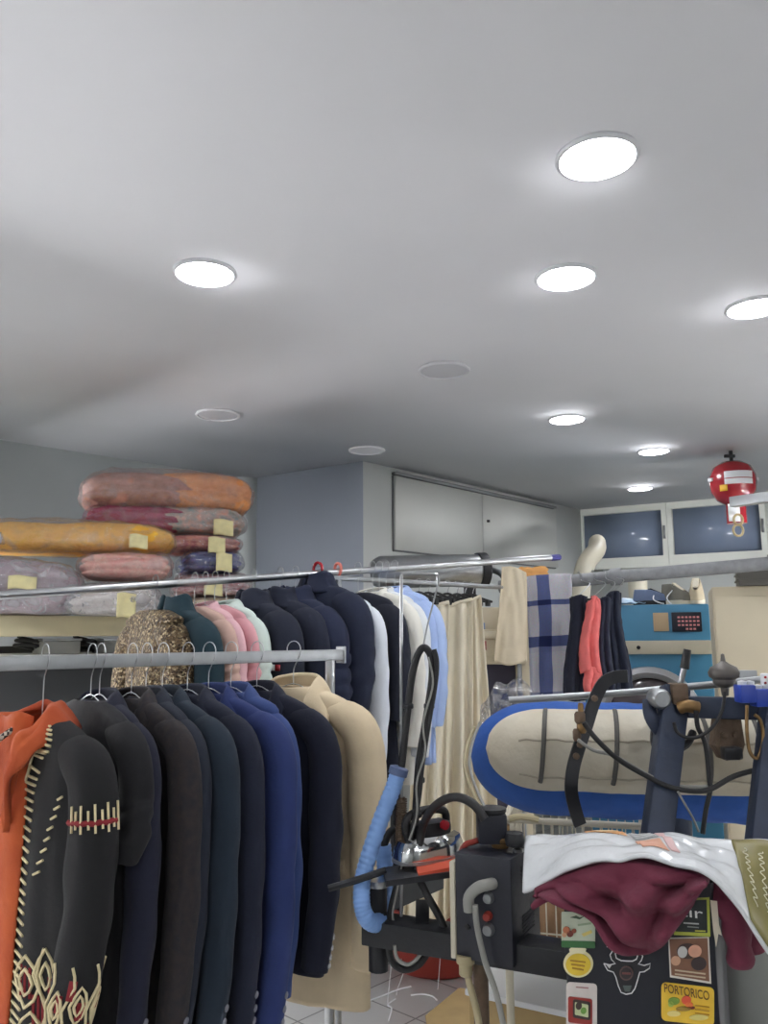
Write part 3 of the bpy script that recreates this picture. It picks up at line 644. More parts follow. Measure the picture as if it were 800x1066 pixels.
def pack(px0, y0, px1, y1, yc, zb, name, label, cols, dp=.42, rz=.32, tagpx=None, lay=3, seed=0, film='film', dome=.35):
    sc = yc/F; L = ((px1-px0)*sc - dp*sin(rz)*.75)/cos(rz); c = P((px0+px1)/2, (y0+y1)/2, yc); hgt = (y1-y0)*sc
    t = thing(name, label, 'wrapped bedding', (c.x, c.y, zb), rz=rz, group='plastic wrapped bedding on the shelf')
    def shell(ex, lay_, am, grow):
        def fn(u, v):
            a = 2*pi*u; b = (v-.5)*pi
            sx = math.copysign(abs(cos(a))**.45, cos(a)); sy = math.copysign(abs(sin(a))**.45, sin(a))
            r = max(0, cos(b))**(.38 if ex else .42); zz = math.copysign(abs(sin(b))**.8, sin(b))
            fold = .03*abs(sin(lay_*pi*(zz*.5+.5)))**.5 - .03 if lay_ else 0
            p = V((sx*r*(L/2+grow+fold), sy*r*(dp/2+grow+fold), hgt/2*(1+zz)))
            top = .5+.5*zz
            p.z += -dome*hgt*top*(abs(sx*r)**3)*.5 + (grow*zz)
            q = p + V((seed*3.1, seed, 0)); n_ = V((sx, sy, zz*.6))
            p += n_*(noise.noise(q*7)*am + noise.noise(q*24)*am*.6); p.z = max(p.z, .001)
            return p
        return fn
    k = 0
    n = len(cols)
    if n == 1:
        MB().grid(shell(1, lay, .010, 0), 72, 44, True).build('folded_textile', cols[0], t, sharp=0)
    else:                                                           # two folded pieces side by side in one bag
        f0 = shell(1, lay, .010, 0)
        for j, mm in enumerate(cols):
            a_, b_ = (-1, .18) if j == 0 else (.18, 1)
            def fn(u, v, j=j):
                p = f0(u, v); x = p.x/(L/2)
                if j == 0: p.x = (-.30 + x*.70 if True else 0)*L/2; p.z *= .93
                else: p.x = (.36 + x*.64)*L/2
                return p
            MB().grid(fn, 64, 40, True).build('folded_textile', mm, t, sharp=0)
    MB().grid(shell(0, 0, .020, .010), 90, 40, True).build('plastic_cover', M[film], t, 'clear crinkled plastic cover', sharp=0)
    if tagpx:
        x0, x1, ya, yb = tagpx; cx = ((x0+x1)/2-(px0+px1)/2)*sc/cos(rz)*1.0; ww = (x1-x0)*sc; hh = (yb-ya)*sc
        zt = P((x0+x1)/2, (ya+yb)/2, yc).z - zb
        f_ = lambda u, v: V((cx-ww/2+ww*u, -dp/2-.022-.006*sin(u*4+v*3), zt+hh/2-hh*v+.004*sin(u*5)))
        MB().grid(f_, 6, 6).build('paper_tag', M['paper'], t, 'cream paper ticket', solid=.001)
    return t
for nm, c, c2 in (('mauve', (169, 133, 149), (144, 103, 122)), ('mustard', (250, 198, 74), (241, 180, 67)), ('pinkfold', (244, 169, 158), (250, 210, 194)), ('whitefold', (250, 246, 239), (232, 221, 216)),
    ('tanprint', (221, 144, 83), (241, 169, 108)), ('rosebrown', (198, 144, 126), (169, 117, 103)), ('crimson', (178, 47, 92), (158, 38, 81)), ('peachmix', (241, 180, 158), (135, 169, 169)), ('salmon', (232, 158, 133), (180, 79, 85)), ('navyfold', (49, 58, 126), (67, 81, 158)), ('maroonwhite', (189, 94, 103), (237, 221, 223)), ('linen', (250, 239, 214), (232, 216, 189))):
    M[nm] = fabric('bedding_'+nm, c, rgb2=c2, vscale=30, bump=.5, bscale=10)
zs = lambda py, yc: P(100, py, yc).z
yl, yr = 3.72, 4.12
z = SH+.002
pack(66, 605, 172, 634, yl-.02, z, 'bedding_bag', 'white folded linen in plastic at the bottom of the left pile, two tickets', [M['whitefold']], tagpx=(121, 139, 620, 644), seed=1, film='film_white', dp=.38)
pack(-70, 569, 90, 624, yl-.14, z, 'bedding_bag', 'mauve bedding in very shiny plastic at the left picture edge', [M['mauve']], tagpx=(14, 40, 603, 616), seed=2, lay=2, film='film_white', dp=.40)
z2 = max(zs(604, yl), z+.10)
pack(78, 577, 183, 604, yl+.04, z2, 'bedding_bag', 'pink folded blanket in plastic under the yellow one', [M['pinkfold']], lay=3, seed=3, dp=.38)
z3 = zs(577, yl)
pack(-40, 545, 184, 577, yl+.02, z3, 'bedding_bag', 'mustard yellow quilt in plastic, top of the left pile', [M['mustard'], M['mustard']], tagpx=(128, 146, 560, 574), seed=4, lay=1, dp=.42)
pack(-60, 553, 10, 570, yl-.22, zs(569, yl-.14)+.0, 'bedding_bag', 'crumpled white plastic bag at the left edge on the mauve bedding', [M['whitefold']], seed=5, lay=0, film='film_white', dp=.2)
zr = SH+.002
pack(176, 622, 262, 641, yr+.02, zr, 'bedding_bag', 'cream linen in plastic at the bottom of the right pile behind the pole', [M['linen']], seed=6, dp=.4)
pack(174, 600, 264, 622, yr, zs(622, yr), 'bedding_bag', 'maroon and white textile in plastic just above the pole, right pile', [M['maroonwhite']], tagpx=(208, 226, 606, 622), seed=7, dp=.4)
pack(180, 577, 256, 599, yr, zs(599, yr), 'bedding_bag', 'navy blue folded sheet in plastic in the right pile', [M['navyfold']], tagpx=(219, 235, 580, 598), seed=8, dp=.4)
pack(156, 560, 256, 578, yr, zs(578, yr), 'bedding_bag', 'thin salmon blanket in plastic above the navy sheet', [M['salmon']], tagpx=(211, 228, 564, 580), seed=9, dp=.4, lay=2)
pack(86, 530, 258, 562, yr, zs(560, yr), 'bedding_bag', 'crimson and peach bedding in plastic, second from top of the right pile', [M['crimson'], M['peachmix']], tagpx=(214, 234, 545, 561), seed=10, dp=.42)
pack(82, 499, 268, 541, yr, zs(537, yr), 'bedding_bag', 'orange brown quilt in plastic on top of the right pile', [M['rosebrown'], M['tanprint']], seed=11, lay=2, dp=.46)

# ------------------------------------------------------------------ middle distance
def steelM(x): return x
a, b = P(392, 596, 4.15), P(512, 593, 4.35); ax = (b-a).normalized(); Rr = ax.to_track_quat('Z', 'Y').to_matrix(); Lk = (b-a).length; r_ = 17*4.2/F
t = thing('boiler_tank', 'horizontal shiny steel boiler tank behind the white shirts', 'tank', (a.x, a.y, a.z-r_))
MB().lathe([(.001, -.02), (r_*.8, -.012), (r_, .02), (r_, Lk-.09), (r_*.99, Lk-.08)], a, R=Rr, n=36).build('drum', M['chrome'], t)
MB().lathe([(r_*1.08, Lk-.085), (r_*1.1, Lk-.07), (r_*1.1, Lk-.04), (r_*.9, Lk-.03), (.001, Lk-.02)], a, R=Rr, n=36).build('end_flange', M['black_steel'], t)
for s_ in (.15, .8):
    q = a.lerp(b, s_); MB().box((q.x, q.y, (q.z-r_)/2), (.05, .05, q.z-r_+.01), rz=.3).build('support_leg', M['black_steel'], t)
MB().tube([b+V((-.05, 0, r_*.2)), b+V((.03, -.06, -.02)), b+V((.05, -.1, -.05))], .016, n=10).build('outlet_pipe', M['chrome'], t)

# cream machine with electrical box behind the curtains
t = thing('finishing_machine', 'cream enamel machine with small switch panel behind the curtains', 'machine', P(522, 800, 4.2)*1)
c0, c1 = P(494, 640, 4.1), P(548, 640, 4.1); zt, zb2 = P(520, 632, 4.1).z, P(520, 692, 4.1).z
MB().box(((c0.x+c1.x)/2, 4.25, (zt+zb2)/2), (c1.x-c0.x, .3, zt-zb2), bev=.02).build('housing', M['cream_metal'], t)
q = P(522, 660, 4.1); MB().tube([P(500, 662, 4.08), P(523, 661, 4.07), P(530, 661, 4.07)], .022, n=12).build('control_roll', M['cream_metal'], t)
d = MB().box(P(513, 669, 4.085), (.11, .02, .13), bev=.004).build('switch_plate', mat('plate', (226, 214, 186), .5), t)
MB().box(P(503.5, 672, 4.07), (.03, .014, .045), bev=.003).build('switch', M['red_plastic'], d, 'dark red rocker switch')
MB().box(P(500, 652, 4.085), (.05, .012, .035), bev=.003).build('label_plate', mat('blue_grey', (120, 140, 176), .5), t)
c2 = P(546, 700, 4.15)
MB().box((c2.x, 4.2, c2.z*.5+.2), (.06, .08, c2.z+.4-.0), bev=.006).build('column', M['cream_metal'], t)
q0, q1 = P(500, 900, 4.3), P(546, 900, 4.3)
MB().box(((q0.x+q1.x)/2, 4.45, zb2/2), (q1.x-q0.x, .3, zb2), bev=.02).build('lower_housing', mat('dark_violet_grey', (76, 74, 92), .6), t)

M['curtain'] = fabric('cream_curtain_cloth', (234, 224, 200), bump=.2, var=.04)
for i, (xa, xb, ba, bb, y_, lab) in enumerate(((438, 468, 420, 462, 3.72, 'cream curtain hanging beside the light blue shirt'), (462, 492, 452, 492, 3.78, 'cream curtain in the middle of the three hanging ones'), (484, 501, 474, 526, 3.84, 'cream curtain hanging nearest the switch panel'))):
    def off(u, v, i=i): 
        f_ = .010+.022*v; return V((0, sin(u*pi*5+i)*f_ + .012*nz((u*3, v*4, i), 1.5), 0))
    pt = [P(xa, 637-2*i, y_), P((xa+xb)/2, 632-3*i, y_), P(xb, 628-3*i, y_)]; pb = [P(ba, 955, y_), P((ba+bb)/2, 958, y_), P(bb, 955, y_)]
    mb = MB().grid(ruled(pt, pb, off), 60, 40); c = pt[1]
    t = thing('curtain', lab, 'curtain', (c.x, c.y, 0), group='cream curtains on clip hangers')
    mb.build('cloth', M['curtain'], t, solid=.004, sharp=0)
    MB().tube([p+V((0, 0, .006)) for p in pt], .009, n=8).build('waistband', M['curtain'], t, sharp=0)
# rail for those hangers and clip hangers
ra, rb = P(350, 617, 3.30), P(538, 600, 4.12); ra.z = rb.z = (ra.z+rb.z)/2
t = thing('hanging_bar', 'short steel bar above the cream curtains, full of clip hangers', 'bar', (ra.x, ra.y, 0))
MB().tube([ra, rb], .011, n=12, sm=1).build('tube', M['galv'], t)
for q in (ra, rb): MB().tube([(q.x, q.y, .005), (q.x, q.y, q.z+.012)], .012, n=12, sm=1).build('post', M['galv'], t)
for i, px in enumerate((436, 446, 455, 466, 476, 484, 492)):
    q = on_line(ra, rb, px); lab = ('first', 'second', 'third', 'fourth', 'fifth', 'sixth', 'last')[i] + ' clip hanger from the shirts on the bar above the curtains'
    t = thing('clip_hanger', lab, 'hanger', (q.x, q.y, q.z+.012), rz=.75, group='clip hangers above the curtains')
    MB().tube([(-.018*cos(a), 0, -.012+.018*sin(a)) for a in (-.4, .4, 1.2, 2, 2.8, 3.5)] + [(.006, 0, -.035), (0, 0, -.055)], .0018, n=6, sm=3).build('hook', M['chrome'], t)
    MB().tube([(-.14, 0, -.085), (-.06, 0, -.07), (0, 0, -.055), (.06, 0, -.07), (.14, 0, -.085)], .006, n=8).build('bar', M['rubber'], t)
    for s_ in (-1, 1): MB().box((s_*.11, 0, -.092), (.02, .02, .03), bev=.004).build('clip', M['rubber'], t)

# grey duct pipe across the right half with its brackets
ga, gb = P(520, 611, 4.55), P(900, 578, 3.95); gz = (ga.z+gb.z)/2
M['dusty'] = mat('dusty_grey_metal', (150, 152, 154), .7, .2, bump=.1, bscale=40, var=.15, vscale=25)
t = thing('duct_pipe', 'long dusty grey pipe crossing below the windows, trousers hang on it', 'pipe', (ga.x, ga.y, ga.z))
MB().tube([ga, gb], .034, n=20, sm=1).build('tube', M['dusty'], t)
for s_ in (.35, .78):
    q = ga.lerp(gb, s_); MB().lathe([(.044, -.03), (.046, -.02), (.046, .02), (.044, .03)], q, R=(gb-ga).to_track_quat('Z', 'Y').to_matrix(), n=20).build('collar', M['dusty'], t)
q = ga.lerp(gb, .05); MB().tube([(q.x, q.y, 0), (q.x, q.y, q.z-.035)], .02, n=12, sm=1).build('support_post', M['galv'], t)
q = ga.lerp(gb, .97); MB().tube([(q.x, q.y, 0), (q.x, q.y, q.z-.035)], .02, n=12, sm=1).build('support_post', M['galv'], t)

# beige cloth and orange towel on the end of the pipe
def hung(name, label, cat, m, top, bot, y_, folds=3, am=.014, nu=40, nv=36, th=.004, thick=None, seed=0, bulge=0):
    def off(u, v): return V((.25*am*sin(v*5+seed), am*(.35+.65*v)*sin(u*pi*2*folds+seed) + am*nz((u*3, v*3, seed), 1.5) - bulge*sin(pi*u), 0))
    return solo(MB().grid(ruled([P(x, y, y_) for x, y in top], [P(x, y, y_) for x, y in bot], off), nu, nv), name, m, label, cat, solid=th, sharp=0)
hung('beige_cloth', 'beige cotton cloth hanging left of the plaid blanket', 'cloth', fabric('beige_cotton', (228, 214, 186), var=.03), [(523, 590), (535, 590), (548, 596)], [(515, 688), (530, 693), (549, 688)], 4.02, 1, .012)
hung('orange_towel', 'folded orange towel tucked over the pipe end', 'towel', fabric('orange_towel_cloth', (240, 178, 108)), [(538, 592), (552, 591), (569, 592)], [(539, 601), (552, 601), (569, 601)], 4.25, 1, .004, th=.05)
k = NT('plaid_wool'); uv = k.n('ShaderNodeUVMap'); sp = k.n('ShaderNodeSeparateXYZ'); k.l(uv.outputs[0], sp.inputs[0])
def ramp(sock, stops):
    r = k.n('ShaderNodeValToRGB'); r.color_ramp.interpolation = 'CONSTANT'; e = r.color_ramp.elements
    while len(e) > 1: e.remove(e[-1])
    e[0].position = stops[0][0]; e[0].color = (stops[0][1],)*3+(1,)
    for p_, v_ in stops[1:]: q = e.new(p_); q.color = (v_,)*3+(1,)
    k.l(sock, r.inputs[0]); return r.outputs[0]
ru = ramp(sp.outputs[0], [(0, .25), (.06, .1), (.28, .9), (.52, .05), (1, 0)]); rv = ramp(sp.outputs[1], [(0, 0), (.20, .9), (.245, .0), (.49, 1), (.575, .1), (.62, 0), (.93, .5)])
ad = k.n('ShaderNodeMath', operation='ADD'); k.l(ru, ad.inputs[0]); k.l(rv, ad.inputs[1]); ml = k.n('ShaderNodeMath', operation='MULTIPLY'); k.l(ad.outputs[0], ml.inputs[0]); ml.inputs[1].default_value = .55
rp = k.n('ShaderNodeValToRGB'); k.l(ml.outputs[0], rp.inputs[0]); e = rp.color_ramp.elements; e[0].color = s2l((226, 224, 230)); e[1].color = s2l((28, 40, 92)); x = e.new(.45); x.color = s2l((104, 116, 166))
nz_ = k.n('ShaderNodeTexNoise'); nz_.inputs['Scale'].default_value = 140; tc = k.n('ShaderNodeTexCoord'); k.l(tc.outputs['Object'], nz_.inputs['Vector'])
mx = k.n('ShaderNodeMix', data_type='RGBA', blend_type='MULTIPLY'); mx.inputs[0].default_value = .35; k.l(rp.outputs[0], mx.inputs[6]); k.l(nz_.outputs['Color'], mx.inputs[7]); k.l(mx.outputs[2], k.b.inputs['Base Color']); k.b.inputs['Roughness'].default_value = .95
hung('plaid_blanket', 'blue and white plaid blanket hanging over the grey pipe', 'blanket', k.m, [(547, 600), (570, 598), (595, 597)], [(553, 730), (575, 729), (592, 728)], 4.22, 1.5, .016, th=.02)

# trousers on the pipe
for i, (xa, xb, ba, bb, y0, y1, c, y_, lab) in enumerate(((596, 611, 589, 611, 622, 728, (34, 38, 54), 4.02, 'black trousers hanging between the plaid blanket and coral ones'), (612, 623, 604, 626, 624, 704, (232, 118, 114), 3.94, 'coral red trousers with gathered leg hanging from the pipe'), (624, 634, 624, 640, 624, 720, (38, 44, 62), 4.0, 'dark blue trousers right of the coral ones'), (634, 646, 638, 658, 618, 720, (34, 40, 58), 4.06, 'black trousers nearest the blue machine'))):
    t0 = P((xa+xb)/2, y0, y_); ov = ga.lerp(gb, 0)
    pp = on_line(ga, gb, (xa+xb)/2); dz = pp.z+.043
    h = thing('trouser_hanger', 'hanger carrying the ' + lab.split(' hanging')[0].split(' with')[0] + (' by the blue machine' if i == 3 else ''), 'hanger', (pp.x, pp.y, dz), group='hangers on the grey pipe')
    MB().tube([V((pp.x, pp.y+.045, dz-.05)), V((pp.x, pp.y+.035, dz-.012)), V((pp.x, pp.y, dz+.002)), V((pp.x, pp.y-.04, dz-.02)), V((pp.x, pp.y-.046, dz-.05)), V((pp.x, (pp.y+y_)/2-.03, (dz+t0.z)/2)), t0+V((0, 0, .012))], .0022, n=6).build('hook', M['wire'], h)
    MB().tube([P(xa-1, y0, y_), P(xb+1, y0, y_)], .006, n=8, sm=1).build('bar', M['rubber'], h)
    if i == 1: top = [(xa, y0+4), (617, 620), (xb, y0+2)]; bot = [(604, 702), (614, 696), (626, 704)]
    else: top = [(xa, y0), ((xa+xb)/2, y0-3), (xb, y0)]; bot = [(ba, y1), ((ba+bb)/2, y1+2), (bb, y1)]
    def off(u, v, i=i): return V((.008*sin(v*6+i), -.02*sin(pi*u)+.012*sin(u*pi*4+i)*(.4+v) + .008*nz((u*3, v*5, i), 2), 0))
    g = thing('trousers', lab, 'trousers', (t0.x, t0.y, P(0, y1, y_).z), group='trousers hanging from the grey pipe')
    m_ = fabric('trouser_cloth_%d' % i, c)
    MB().grid(ruled([P(x, y, y_) for x, y in top], [P(x, y, y_) for x, y in bot], off), 36, 40).build('front_leg', m_, g, solid=.012, sharp=0)
    MB().grid(ruled([P(x, y, y_)+V((0, .035, 0)) for x, y in top], [P(x+1, y-3, y_)+V((0, .035, 0)) for x, y in bot], off), 36, 40).build('rear_leg', m_, g, solid=.012, sharp=0)
    if i == 1: MB().grid(ruled([P(607, 696, y_-.01), P(615, 694, y_-.01), P(624, 698, y_-.01)], [P(612, 727, y_), P(617, 728, y_), P(622, 727, y_)], off), 20, 16).build('gathered_cuff', m_, g, solid=.012, sharp=0)

# blue industrial dryer
dl, dr = P(606, 640, 5.25), P(739, 640, 5.05); dd = V((dr.x-dl.x, dr.y-dl.y, 0)); wd = dd.length; dd.normalize(); dn = V((dd.y, -dd.x, 0)); drz = math.atan2(dd.y, dd.x)
zT_ = P(700, 629, 5.1).z; mid = (dl+dr)/2
t = thing('tumble_dryer', 'tall blue industrial dryer with keypad and round door behind the trousers', 'dryer', (mid.x, mid.y, 0), rz=drz)
DP = .85
def dx(px, py, o=0):                                                 # local point on the dryer front behind a pixel
    r = ray(px, py); n = V((dn.x, dn.y, 0)); tt = (V((mid.x, mid.y, 0))+n*o-CAM).dot(n)/r.dot(n); p = CAM+r*tt; return (V((p.x-mid.x, p.y-mid.y, 0)).dot(dd), p.z)
MB().box((0, DP/2, zT_/2+.04), (wd, DP, zT_-.08), bev=.012).build('cabinet', M['blue_machine'], t)
MB().box((0, DP/2, .04), (wd-.06, DP-.06, .08)).build('plinth', M['black_steel'], t)
xa_, za_ = dx(651, 667); xb_, zb_ = dx(738, 681)
MB().box((0, -.012, (za_+zb_)/2), (wd, .028, abs(za_-zb_)), bev=.01).build('trim_band', M['cream_pipe'], t)
xs, zs_ = dx(665, 674); MB().lathe([(.012, -.004), (.012, .004), (.008, .008), (.001, .008)], (xs, -.026, zs_), R=Matrix.Rotation(pi/2, 3, 'X'), n=12).build('lock', M['black_steel'], t)
x1_, z1_ = dx(680, 638); x2_, z2_ = dx(697, 657)
MB().box(((x1_+x2_)/2, -.004, (z1_+z2_)/2), (x2_-x1_, .008, z1_-z2_), bev=.002).build('rating_plate', mat('tan_plate', (196, 172, 138), .5), t)
x1_, z1_ = dx(699, 637.5); x2_, z2_ = dx(731.5, 657.5); kw, kh = x2_-x1_, z1_-z2_
kp = MB().box(((x1_+x2_)/2, -.006, (z1_+z2_)/2), (kw, .012, kh), bev=.004).build('keypad', mat('keypad_black', (26, 28, 42), .35), t)
for r_i in range(4):
    for c_i in range(6):
        if r_i == 3 and c_i not in (2, 3, 4): continue
        MB().box((x1_+kw*(.24+.128*c_i), -.0135, z1_-kh*(.26+.2*r_i)), (kw*.085, .004, kh*.1), bev=.001).build('key', mat('key_pink', (226, 150, 150), .4) if (r_i, c_i) == (0, 0) else bpy.data.materials['key_pink'], kp)
xc, zc = dx(677, 748)
Rd = .31
Ry = Matrix.Rotation(pi/2, 3, 'X')
d = MB().lathe([(Rd*.78, -.01), (Rd*.80, .03), (Rd*.9, .05), (Rd, .035), (Rd*1.02, -.01)], (xc, 0, zc), R=Ry, n=56).build('door', mat('door_ring_grey', (176, 176, 180), .35, .4), t)
MB().lathe([(Rd*.79, .0), (Rd*.74, .02), (Rd*.4, .045), (.001, .052)], (xc, 0, zc), R=Ry, n=48).build('door_glass', mat('smoked_glass', (96, 88, 92), .15, coat=.5), d)
MB().box((xc+Rd*.98, -.05, zc), (.04, .05, .14), bev=.008).build('door_handle', M['black_steel'], d)
# things on the dryer
def topz(px, d_=5.3): return P(px, 628, d_)
tz = zT_+.001
def shoe(px, y_, L_, rz, m1, m2, label, cat='shoe', name='sneaker', hi=.11):
    c = P(px, 625, y_); t = thing(name, label, cat, (c.x, c.y, tz), rz=rz)
    def out(u, k=1): 
        a = 2*pi*u; x = cos(a)*L_/2; wv = (.040 if x < 0 else .046)*(1-.15*(x/(L_/2))**2); return x, math.copysign(abs(sin(a))**.8, sin(a))*wv*k
    MB().grid(lambda u, v: V((*[q*(1.0 if v < .9 else .0) for q in out(u, 1.06)], [0, .024, .026, .026][min(3, int(v*3+.01))])), 36, 3, True).build('sole', m2, t)
    def up(u, v):
        x, y = out(u); xx = x/(L_/2); hh = hi*(.98 if xx < -.15 else .98-.55*(xx+.15)/1.15); s_ = 1-.45*v**1.6; return V((x*(1-.10*v)-.0*v, y*s_, .022+hh*v))
    MB().grid(up, 36, 12, True).build('upper', m1, t, solid=.004)
    MB().grid(lambda u, v: V((-L_*.05+L_*.34*u, (v-.5)*.04, .03+hi*(.95-.45*u))), 8, 4).build('tongue', m2, t, solid=.006)
    q = MB()
    for k_ in range(4): x = L_*(.0+.075*k_); q.tube([(x, -.026, hi*(.86-.13*k_)+.012), (x, 0, hi*(.95-.13*k_)+.02), (x, .026, hi*(.86-.13*k_)+.012)], .004, n=6)
    q.tube([(0, -.03, hi*.8), (-.02, -.065, hi*.4), (.01, -.085, .01), (.03, -.10, .004)], .004, n=6)
    q.build('lace', M['white_plastic'], t, 'white shoelaces'); return t
M['shoe_grey'] = fabric('grey_suede', (120, 118, 108)); M['shoe_beige'] = fabric('beige_leather', (196, 184, 156), sheen=0); M['slip'] = fabric('slate_blue_fabric', (104, 120, 150)); M['sole_w'] = mat('pale_rubber', (222, 214, 192), .6)
shoe(679, 5.22, .25, .15, M['slip'], M['rubber'], 'blue grey slipper lying leftmost of the shoes on the blue dryer', 'slipper', 'slipper', .075)
shoe(704, 5.18, .20, -.9, M['shoe_grey'], M['sole_w'], 'grey and beige sneaker in the middle of the shoes on the dryer', hi=.11)
shoe(726, 5.16, .22, -2.0, M['shoe_beige'], M['sole_w'], 'sneaker with dangling white lace next to the cream cabinet', hi=.14)
c = P(652, 624, 5.25)
solo(MB().grid(lambda u, v: V((c.x-.12+.22*u, c.y-.08+.2*v, tz+.004+.035*max(0, sin(pi*u)*sin(pi*v))+.008*(1+nz((u*4, v*4, 2), 2)))), 20, 16), 'plastic_sheet', mat('light_blue_film', (176, 206, 232), .3), 'crumpled pale blue plastic sheet on the dryer behind the trousers', 'plastic sheet', solid=.003)
# vent pipes near the window
solo(MB().tube([P(603, 640, 6.1), P(606, 606, 6.1), P(611, 586, 6.1), P(621, 573, 6.3), P(622, 565, 6.75)], .07, n=18), 'vent_elbow', M['cream_pipe'], 'cream bent vent pipe at the left corner of the windows', 'pipe')
a = P(664, 604, 6.15); solo(MB().lathe([(.07, 0), (.07, a.z-.3), (.078, a.z-.29), (.078, a.z-.2), (.07, a.z-.19), (.07, a.z), (.001, a.z)], (a.x, a.y, 0), n=22), 'vent_pipe', M['cream_pipe'], 'upright cream vent pipe behind the shoes', 'pipe')
# cream cabinet at the right
cl_, cr_ = P(741, 615, 4.35), P(905, 605, 4.1); ddv = V((cr_.x-cl_.x, cr_.y-cl_.y, 0)); wc = ddv.length; ddv.normalize(); crz = math.atan2(ddv.y, ddv.x); zc_ = P(745, 611, 4.35).z; mid2 = (cl_+cr_)/2
t = thing('machine_cabinet', 'large cream metal machine cabinet at the right edge beside the blue dryer', 'cabinet', (mid2.x, mid2.y, 0), rz=crz)
MB().box((0, .3, zc_/2), (wc, .6, zc_), bev=.01).build('casing', M['cream_metal'], t)
MB().box((-.02, -.006, zc_*.62), (wc-.06, .012, zc_*.70), bev=.004).build('front_panel', M['cream_metal'], t)
MB().lathe([(.012, 0), (.012, .006), (.001, .007)], (.18, -.012, 1.60), R=Ry, n=12).build('screw', M['black_steel'], t)
c = P(795, 602, 4.2)
t = thing('crate', 'dark grey ribbed box on top of the cream cabinet', 'box', (c.x+.08, c.y+.12, zc_+.001), rz=crz)
MB().box((0, 0, .045), (.30, .25, .09), bev=.006).build('body', mat('grey_brown_plastic', (112, 110, 104), .6), t)
for k_ in range(2): MB().box((0, 0, .03+.032*k_), (.315, .262, .008), bev=.002).build('rib', bpy.data.materials['grey_brown_plastic'], t)

# fire extinguisher hanging from the ceiling
c = P(763.5, 503, 5.3); s_ = 5.3/F
t = thing('fire_extinguisher', 'red dome shaped automatic fire extinguisher hanging from the ceiling', 'fire extinguisher', (c.x, c.y, H))
ORG[t.name] = V((c.x, c.y, H)); W = 23.5*s_; hh = 22*s_
MB().lathe([(.001, -hh*1.1), (W*.35, -hh*1.08), (W*.72, -hh*.82), (W*.94, -hh*.4), (W, 0), (W*.97, hh*.35), (W*.8, hh*.78), (W*.45, hh*1.02), (.001, hh*1.08)], c, n=40).build('tank', M['red_paint'], t)
zb_ = c.z-hh*1.05; zn = P(763, 545, 5.3).z
MB().lathe([(10*s_, 0), (10*s_, zb_-zn+.0), (6*s_, zb_-zn+.02)], (c.x+.008, c.y, zn), n=24).build('valve_skirt', M['red_paint'], t)
MB().tube([(c.x, c.y, c.z+hh), (c.x, c.y, H)], .012, n=10, sm=1).build('stem', M['black_steel'], t)
MB().box((c.x-.01, c.y, c.z+hh+.045), (.07, .02, .02)).build('valve', M['black_steel'], t)
MB().grid(lambda u, v: c + V((sin(-.75+1.25*u)*(W*1.012), -cos(-.75+1.25*u)*(W*1.012), hh*(.42-.62*v))), 20, 4).build('label', M['white_plastic'], t, 'white instruction label', solid=.002)
MB().grid(lambda u, v: c + V((sin(-.75+1.25*u)*(W*1.02), -cos(-.75+1.25*u)*(W*1.02), hh*(.10-.04*v))), 20, 2).build('label_line', M['red_paint'], t, solid=.001)
MB().grid(lambda u, v: c + V((sin(-1.0+.35*u)*(W*.98), -cos(-1.0+.35*u)*(W*.98), hh*(-.2-.3*v))), 6, 3).build('warning_mark', mat('yellow_mark', (226, 176, 50), .5), t, solid=.002)
MB().box((c.x-.035, c.y-10*s_-.004, (zb_+zn)/2), (.075, .006, zb_-zn-.01), bev=.001).build('tag', M['white_plastic'], t)
q = MB()
for k_, rr in ((541, 5.5), (552, 6)):
    cc = P(769, k_, 5.2); q.tube([cc+V((cos(a)*rr*s_*.85, 0, sin(a)*rr*s_)) for a in [2*pi*i/14 for i in range(15)]], .008, n=8, sm=1, cap=False)
q.build('pull_ring', mat('brassy_ring', (196, 180, 140), .3, .8), t)
for sx in (-1, 1): MB().lathe([(.02, -.01), (.02, .01), (.001, .014)], c+V((sx*W*1.0, -.01, hh*.15)), n=12).build('side_cap', M['white_plastic'], t)
# steel rail entering at the right edge
a, b = P(762, 519, 2.9), P(900, 508, 2.55); a.z = b.z = (a.z+b.z)/2
t = thing('steel_rail', 'square steel rail end sticking in from the right edge before the fire extinguisher', 'rail', (b.x, b.y, 0))
MB().bar(a, b, .036, .036).build('rail', M['galv'], t)
MB().bar(V((b.x, b.y, .0)), V((b.x, b.y, b.z+.018)), .036, .036).build('post', M['galv'], t)

# ------------------------------------------------------------------ padded finishing form and its frame
A0, A1 = P(506, 779, 2.26), P(860, 786, 2.14)
fx = (A1-A0); FL = fx.length; fx.normalize(); fy = V((0, 0, 1)).cross(fx).normalized(); fz = fx.cross(fy)
def capsule(a, ax, ay, az, L, rv, rd, tip, am=.004, seed=0, front=1.):
    def fn(u, v):
        x = v*L; k = (1-(1-min(1, x/tip))**2.3)**.5 if x < tip else 1
        if x > L-.10: k *= max(0, 1-((x-L+.10)/.10)**2.3)**.5
        q = 2*pi*u; w = 1+nz((x*3, cos(q), sin(q)), 2, seed)*am*8
        w += nz((x*16, cos(q)*2.2, sin(q)*5), 1.3, seed+4)*am*5*min(1, x*6)
        return a + ax*x + ay*(-cos(q)*rd*k*w) + az*(sin(q)*rv*k*w)
    return fn
t = thing('pressing_form', 'long off white padded pressing form with royal blue cover under it', 'pressing form', P(680, 856, 2.3))
wf = capsule(A0, fx, fy, fz, FL, .104, .12, .17, seed=1)
MB().grid(wf, 64, 90, True).build('white_padding', M['white_pad'], t, 'off white padded top', sharp=0)
B0, B1 = P(490, 784, 2.36), P(860, 801, 2.26); bx = (B1-B0); BL = bx.length; bx.normalize(); by = V((0, 0, 1)).cross(bx).normalized(); bz = bx.cross(by)
